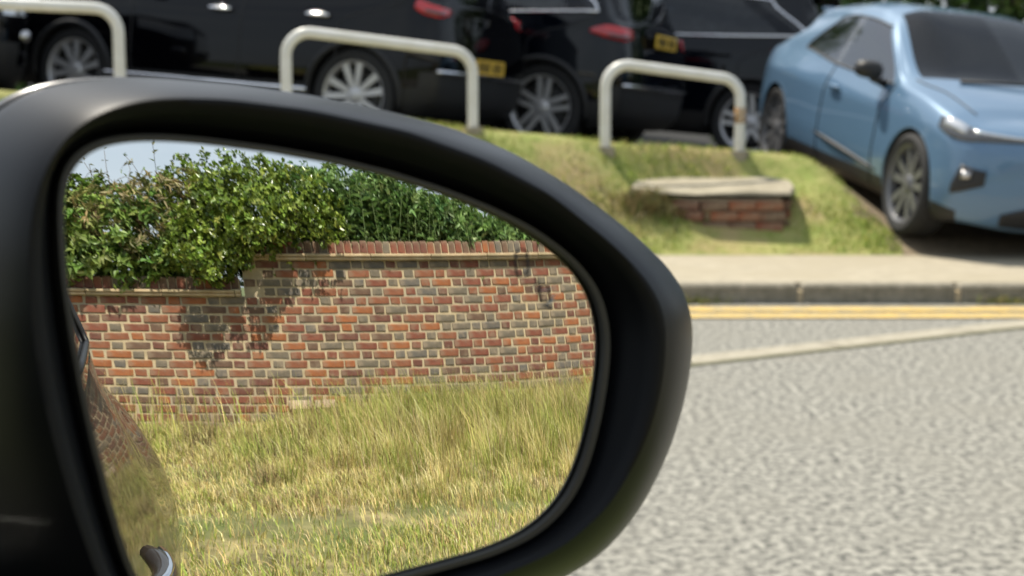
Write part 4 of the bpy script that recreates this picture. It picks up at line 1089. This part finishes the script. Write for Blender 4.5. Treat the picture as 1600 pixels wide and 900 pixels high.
# housing: recess wall, rounded lip, outer skin
r0 = cc + (g1 - cc) * 1.045
li = lerp(r0, l1, .55)
LIn = [w3(r0, gz - .012), w3(lerp(r0, li, .10), gz - .002), w3(lerp(r0, li, .55), lerp(gz, .0045, .5)), w3(lerp(r0, li, .92), .0035), w3(li, .0046), w3(lerp(li, l1, .2), .0056), w3(lerp(li, l1, .6), .0066), w3(lerp(li, l1, .92), .0070), w3(l1, .0066)]
mesh_obj('inner_frame', *loft(LIn), M_plastic2, hs, True, 60)
LO = [w3(lerp(l1, s1, t), .0067 - .0527 * (.42 * t + .58 * t * t)) for t in np.linspace(0, 1, 14)] + [w3(lerp(l1, s1, 1.012), -.053)]
mesh_obj('housing', *loft(LO), M_plastic, hs, True, 60)
sc_ = np.array(SI[1])
CL = [w3(sc_ + (s1 - sc_) * k, z) for k, z in ((1.004, -.0545), (1.013, -.0555), (1.015, -.060), (1.0, -.074), (.94, -.092), (.80, -.110), (.55, -.123), (.25, -.130))]
mesh_obj('mirror_cap', *loft(CL, True), M_cap, hs, True, 50)
mesh_obj('housing_back', *loft([w3(r0, gz - .014), w3(cc + (r0 - cc) * .5, -.02)], True), M_plastic2, hs, True)
# etched blind spot warning sign on the glass
def ic(pts, wd=.00055, closed=False):
    l = np.array(pts) + np.array((.0016, -.0016)); z = surf(l) + .0004
    return [MP - OWN + EX * float(a) + EY * float(b) + EN * float(c) for (a, b), c in zip(l, z)]
ib = MB()
car_i = [(.0700, .0338), (.0722, .0338), (.0736, .0322), (.0737, .0255), (.0729, .0240), (.0695, .0240), (.0687, .0256), (.0686, .0322)]
ib.tube(ic(car_i), .00026, 5, True); ib.tube(ic([(.0690, .0310), (.0712, .0316), (.0733, .0310)]), .0002, 5); ib.tube(ic([(.0693, .0257), (.0712, .0252), (.0731, .0257)]), .0002, 5)
for k in (0, 1, 2): ib.tube(ic([(.0748 + .0009 * k + .0022 * math.cos(a), .0222 - .0012 * k + .0022 * math.sin(a)) for a in np.linspace(-.9 - .8, .9 - .3, 9)]), .00017, 5)
car_j = [(.0784, .0206), (.0812, .0206), (.0822, .0190), (.0824, .0150), (.0785, .0150), (.0779, .0190)]
ib.tube(ic(car_j), .00025, 5, True); ib.tube(ic([(.0783, .0176), (.0822, .0178)]), .00017, 5)
ib.tube(ic([(.0800, .0136), (.0830, .0122)]), .0004, 5)
ib.build('warning_icon', M_icon, mg)
ib2 = MB(); ib2.tube(ic([(.0788, .0186), (.0845, .0194)]), .00017, 5); ib2.tube(ic([(.0805, .0130), (.0845, .0170)]), .00017, 5); ib2.tube(ic([(.0815, .0140), (.0838, .0150)]), .0003, 5)
ib2.build('warning_mark', M_icon2, mg)

# own car side, local axes: s rearwards along the car, q inwards, z up
RD = Vector((math.sin(R(137)), math.cos(R(137)), 0)); IN = Vector((math.sin(R(227)), math.cos(R(227)), 0))
def oc(s, q, z): return RD * s + IN * q + Vector((0, 0, z))
secs = [(-1.1, [(.25, .20), (.48, .18), (.60, .175), (.74, .18), (.85, .22), (.93, .30), (.96, .40)]),
        (-.6, [(.25, .18), (.48, .16), (.60, .15), (.74, .15), (.86, .165), (.955, .20), (.985, .25)]),
        (.0, [(.25, .16), (.48, .14), (.60, .15), (.74, .168), (.86, .19), (.955, .22), (.985, .26)]),
        (.5, [(.25, .16), (.48, .14), (.60, .15), (.74, .168), (.86, .19), (.955, .22), (.985, .26)]),
        (1.0, [(.25, .165), (.48, .145), (.60, .156), (.74, .178), (.86, .208), (.945, .24), (.98, .265)]),
        (1.6, [(.25, .18), (.48, .16), (.58, .172), (.70, .195), (.83, .235), (.93, .28), (.98, .305)]),
        (2.1, [(.25, .20), (.48, .182), (.56, .192), (.69, .235), (.81, .31), (.91, .345), (.98, .36)]),
        (2.45, [(.25, .23), (.48, .204), (.56, .218), (.68, .27), (.79, .35), (.90, .40), (.98, .43)]),
        (2.9, [(.27, .30), (.48, .275), (.57, .29), (.68, .34), (.79, .42), (.90, .51), (.98, .57)]),
        (3.45, [(.30, .52), (.48, .48), (.57, .48), (.68, .51), (.79, .57), (.90, .64), (.97, .70)]),
        (3.7, [(.32, .95), (.48, .95), (.57, .95), (.68, .95), (.79, .95), (.90, .95), (.96, .97)])]
net = [[(s, q, z) for z, q in pr] for s, pr in secs]
B = dense(net, 8, 6); nu, nv, _ = B.shape
V = [oc(*B[i, j]) for i in range(nu) for j in range(nv)]; F = []
for i in range(nu - 1):
    for j in range(nv - 1):
        c = (B[i, j] + B[i + 1, j + 1]) / 2
        if math.hypot(c[0] - 2.85, c[2] - .32) < .36: continue
        F.append((i * nv + j, i * nv + j + 1, (i + 1) * nv + j + 1, (i + 1) * nv + j))
o = mesh_obj('body_side', V, F, M_own, own, True); md = o.modifiers.new('s', 'SOLIDIFY'); md.thickness = .02; md.offset = -1 
# upper body: pillars, rear door glass, roof
ups = [(1.0, [(.985, .285), (1.10, .335), (1.36, .455), (1.44, .50), (1.49, .66), (1.51, .95)]),
       (1.12, [(.985, .296), (1.10, .345), (1.36, .46), (1.44, .505), (1.49, .66), (1.51, .95)]),
       (1.98, [(.985, .40), (1.08, .432), (1.33, .53), (1.41, .57), (1.46, .70), (1.48, .95)]),
       (2.2, [(.985, .425), (1.07, .458), (1.31, .56), (1.39, .60), (1.44, .72), (1.46, .95)]),
       (2.62, [(.985, .515), (1.05, .54), (1.22, .61), (1.30, .65), (1.35, .76), (1.37, .95)]),
       (2.95, [(.985, .59), (1.02, .60), (1.08, .64), (1.12, .68), (1.15, .78), (1.16, .95)])]
B = dense([[(s, q - (.055 if q < .9 else 0), z) for z, q in pr] for s, pr in ups], 6, 4); nu, nv, _ = B.shape
V = [oc(*B[i, j]) for i in range(nu) for j in range(nv)]; Fb = []; Fg = []; Fq = []
for i in range(nu - 1):
    for j in range(nv - 1):
        u = (i + .5) / 6; v = (j + .5) / 4; q = (i * nv + j, i * nv + j + 1, (i + 1) * nv + j + 1, (i + 1) * nv + j)
        (Fg if (1 < u < 2 and .35 < v < 2) else Fb).append(q)
o = mesh_obj('pillar_and_roof', V, Fb, M_own, own, True); md = o.modifiers.new('s', 'SOLIDIFY'); md.thickness = .03; md.offset = -1
o = mesh_obj('rear_door_glass', V, Fg, M_glassd, own, True)
lo = [oc(*(B[i, 1] + np.array((0, -.006, 0)))) for i in range(6, 13)]; up_ = [oc(*(B[i, 8] + np.array((0, -.006, 0)))) for i in range(6, 13)]; bk = [oc(*(B[12, j] + np.array((0, -.006, 0)))) for j in range(1, 9)]
MB().tube(lo + bk[1:] + up_[::-1][1:], .006, 6).build('window_seal', M_trim, own, True)
B2 = dense([[(s_, 1.9 - q_, z_) for z_, q_ in ((1.44, .50), (1.485, .62), (1.505, .8), (1.51, .95), (1.505, 1.1), (1.485, 1.28), (1.44, 1.40))] for s_ in (-.35, .3, .98)], 6, 4)  # unseen roof over the cabin, added to keep sky light off the housing
V = [oc(*(p + np.array((0, 0, -.10 * max(0, -p[0]))))) for p in B2.reshape(-1, 3)]; nu, nv, _ = B2.shape
o = mesh_obj('roof_panel', V, [(i * nv + j, i * nv + j + 1, (i + 1) * nv + j + 1, (i + 1) * nv + j) for i in range(nu - 1) for j in range(nv - 1)], M_own, own, True); md = o.modifiers.new('s', 'SOLIDIFY'); md.thickness = .03; md.offset = 0
B2 = dense([[(s_, 1.9 - q_, z_) for z_, q_ in pr] for s_, pr in secs[:-1]], 4, 4); nu, nv, _ = B2.shape  # mirrored far flank, unseen, added so the housing reflects something dark
V = [oc(*p) for p in B2.reshape(-1, 3)]
o = mesh_obj('far_body_side', V, [(i * nv + j, i * nv + j + 1, (i + 1) * nv + j + 1, (i + 1) * nv + j) for i in range(nu - 1) for j in range(nv - 1)], M_own, own, True); md = o.modifiers.new('s', 'SOLIDIFY'); md.thickness = .02; md.offset = 0
# door handles
for s0, q0, z0 in ((.66, .118, .806),):
    pts = [oc(s0 + t * .22, q0 + .03 * (2 * t - 1)**2, z0) for t in np.linspace(0, 1, 9)]
    h = MB().tube(pts, [.010, .014, .016, .016, .016, .016, .016, .014, .010], 10).build('door_handle', M_own, own, True)
    MB().tube([p + oc(0, -.006, .011) for p in pts[1:-1]], .0055, 6).build('handle_chrome', M_chrome, h, True)
# rear wheel and the foot that carries the mirror
add_wheel(own, 0, 0, 0, 'twin', .335, .24)
wo = [c for c in own.children if c.name.startswith('wheel')][-1]
wo.matrix_local = Matrix.Translation(oc(2.85, .42, .32)) @ Matrix((RD, -IN, Vector((0, 0, 1)))).transposed().to_4x4()
ft = MB().tube([MP - OWN + EX * -.10 + EN * -.075 + EY * -.085, MP - OWN + EX * -.135 + EN * -.07 + EY * -.11, oc(.0, .17, .98), oc(.02, .20, .97)], [.035, .033, .036, .045], 14)
ft.build('mirror_foot', M_plastic, hs, True)
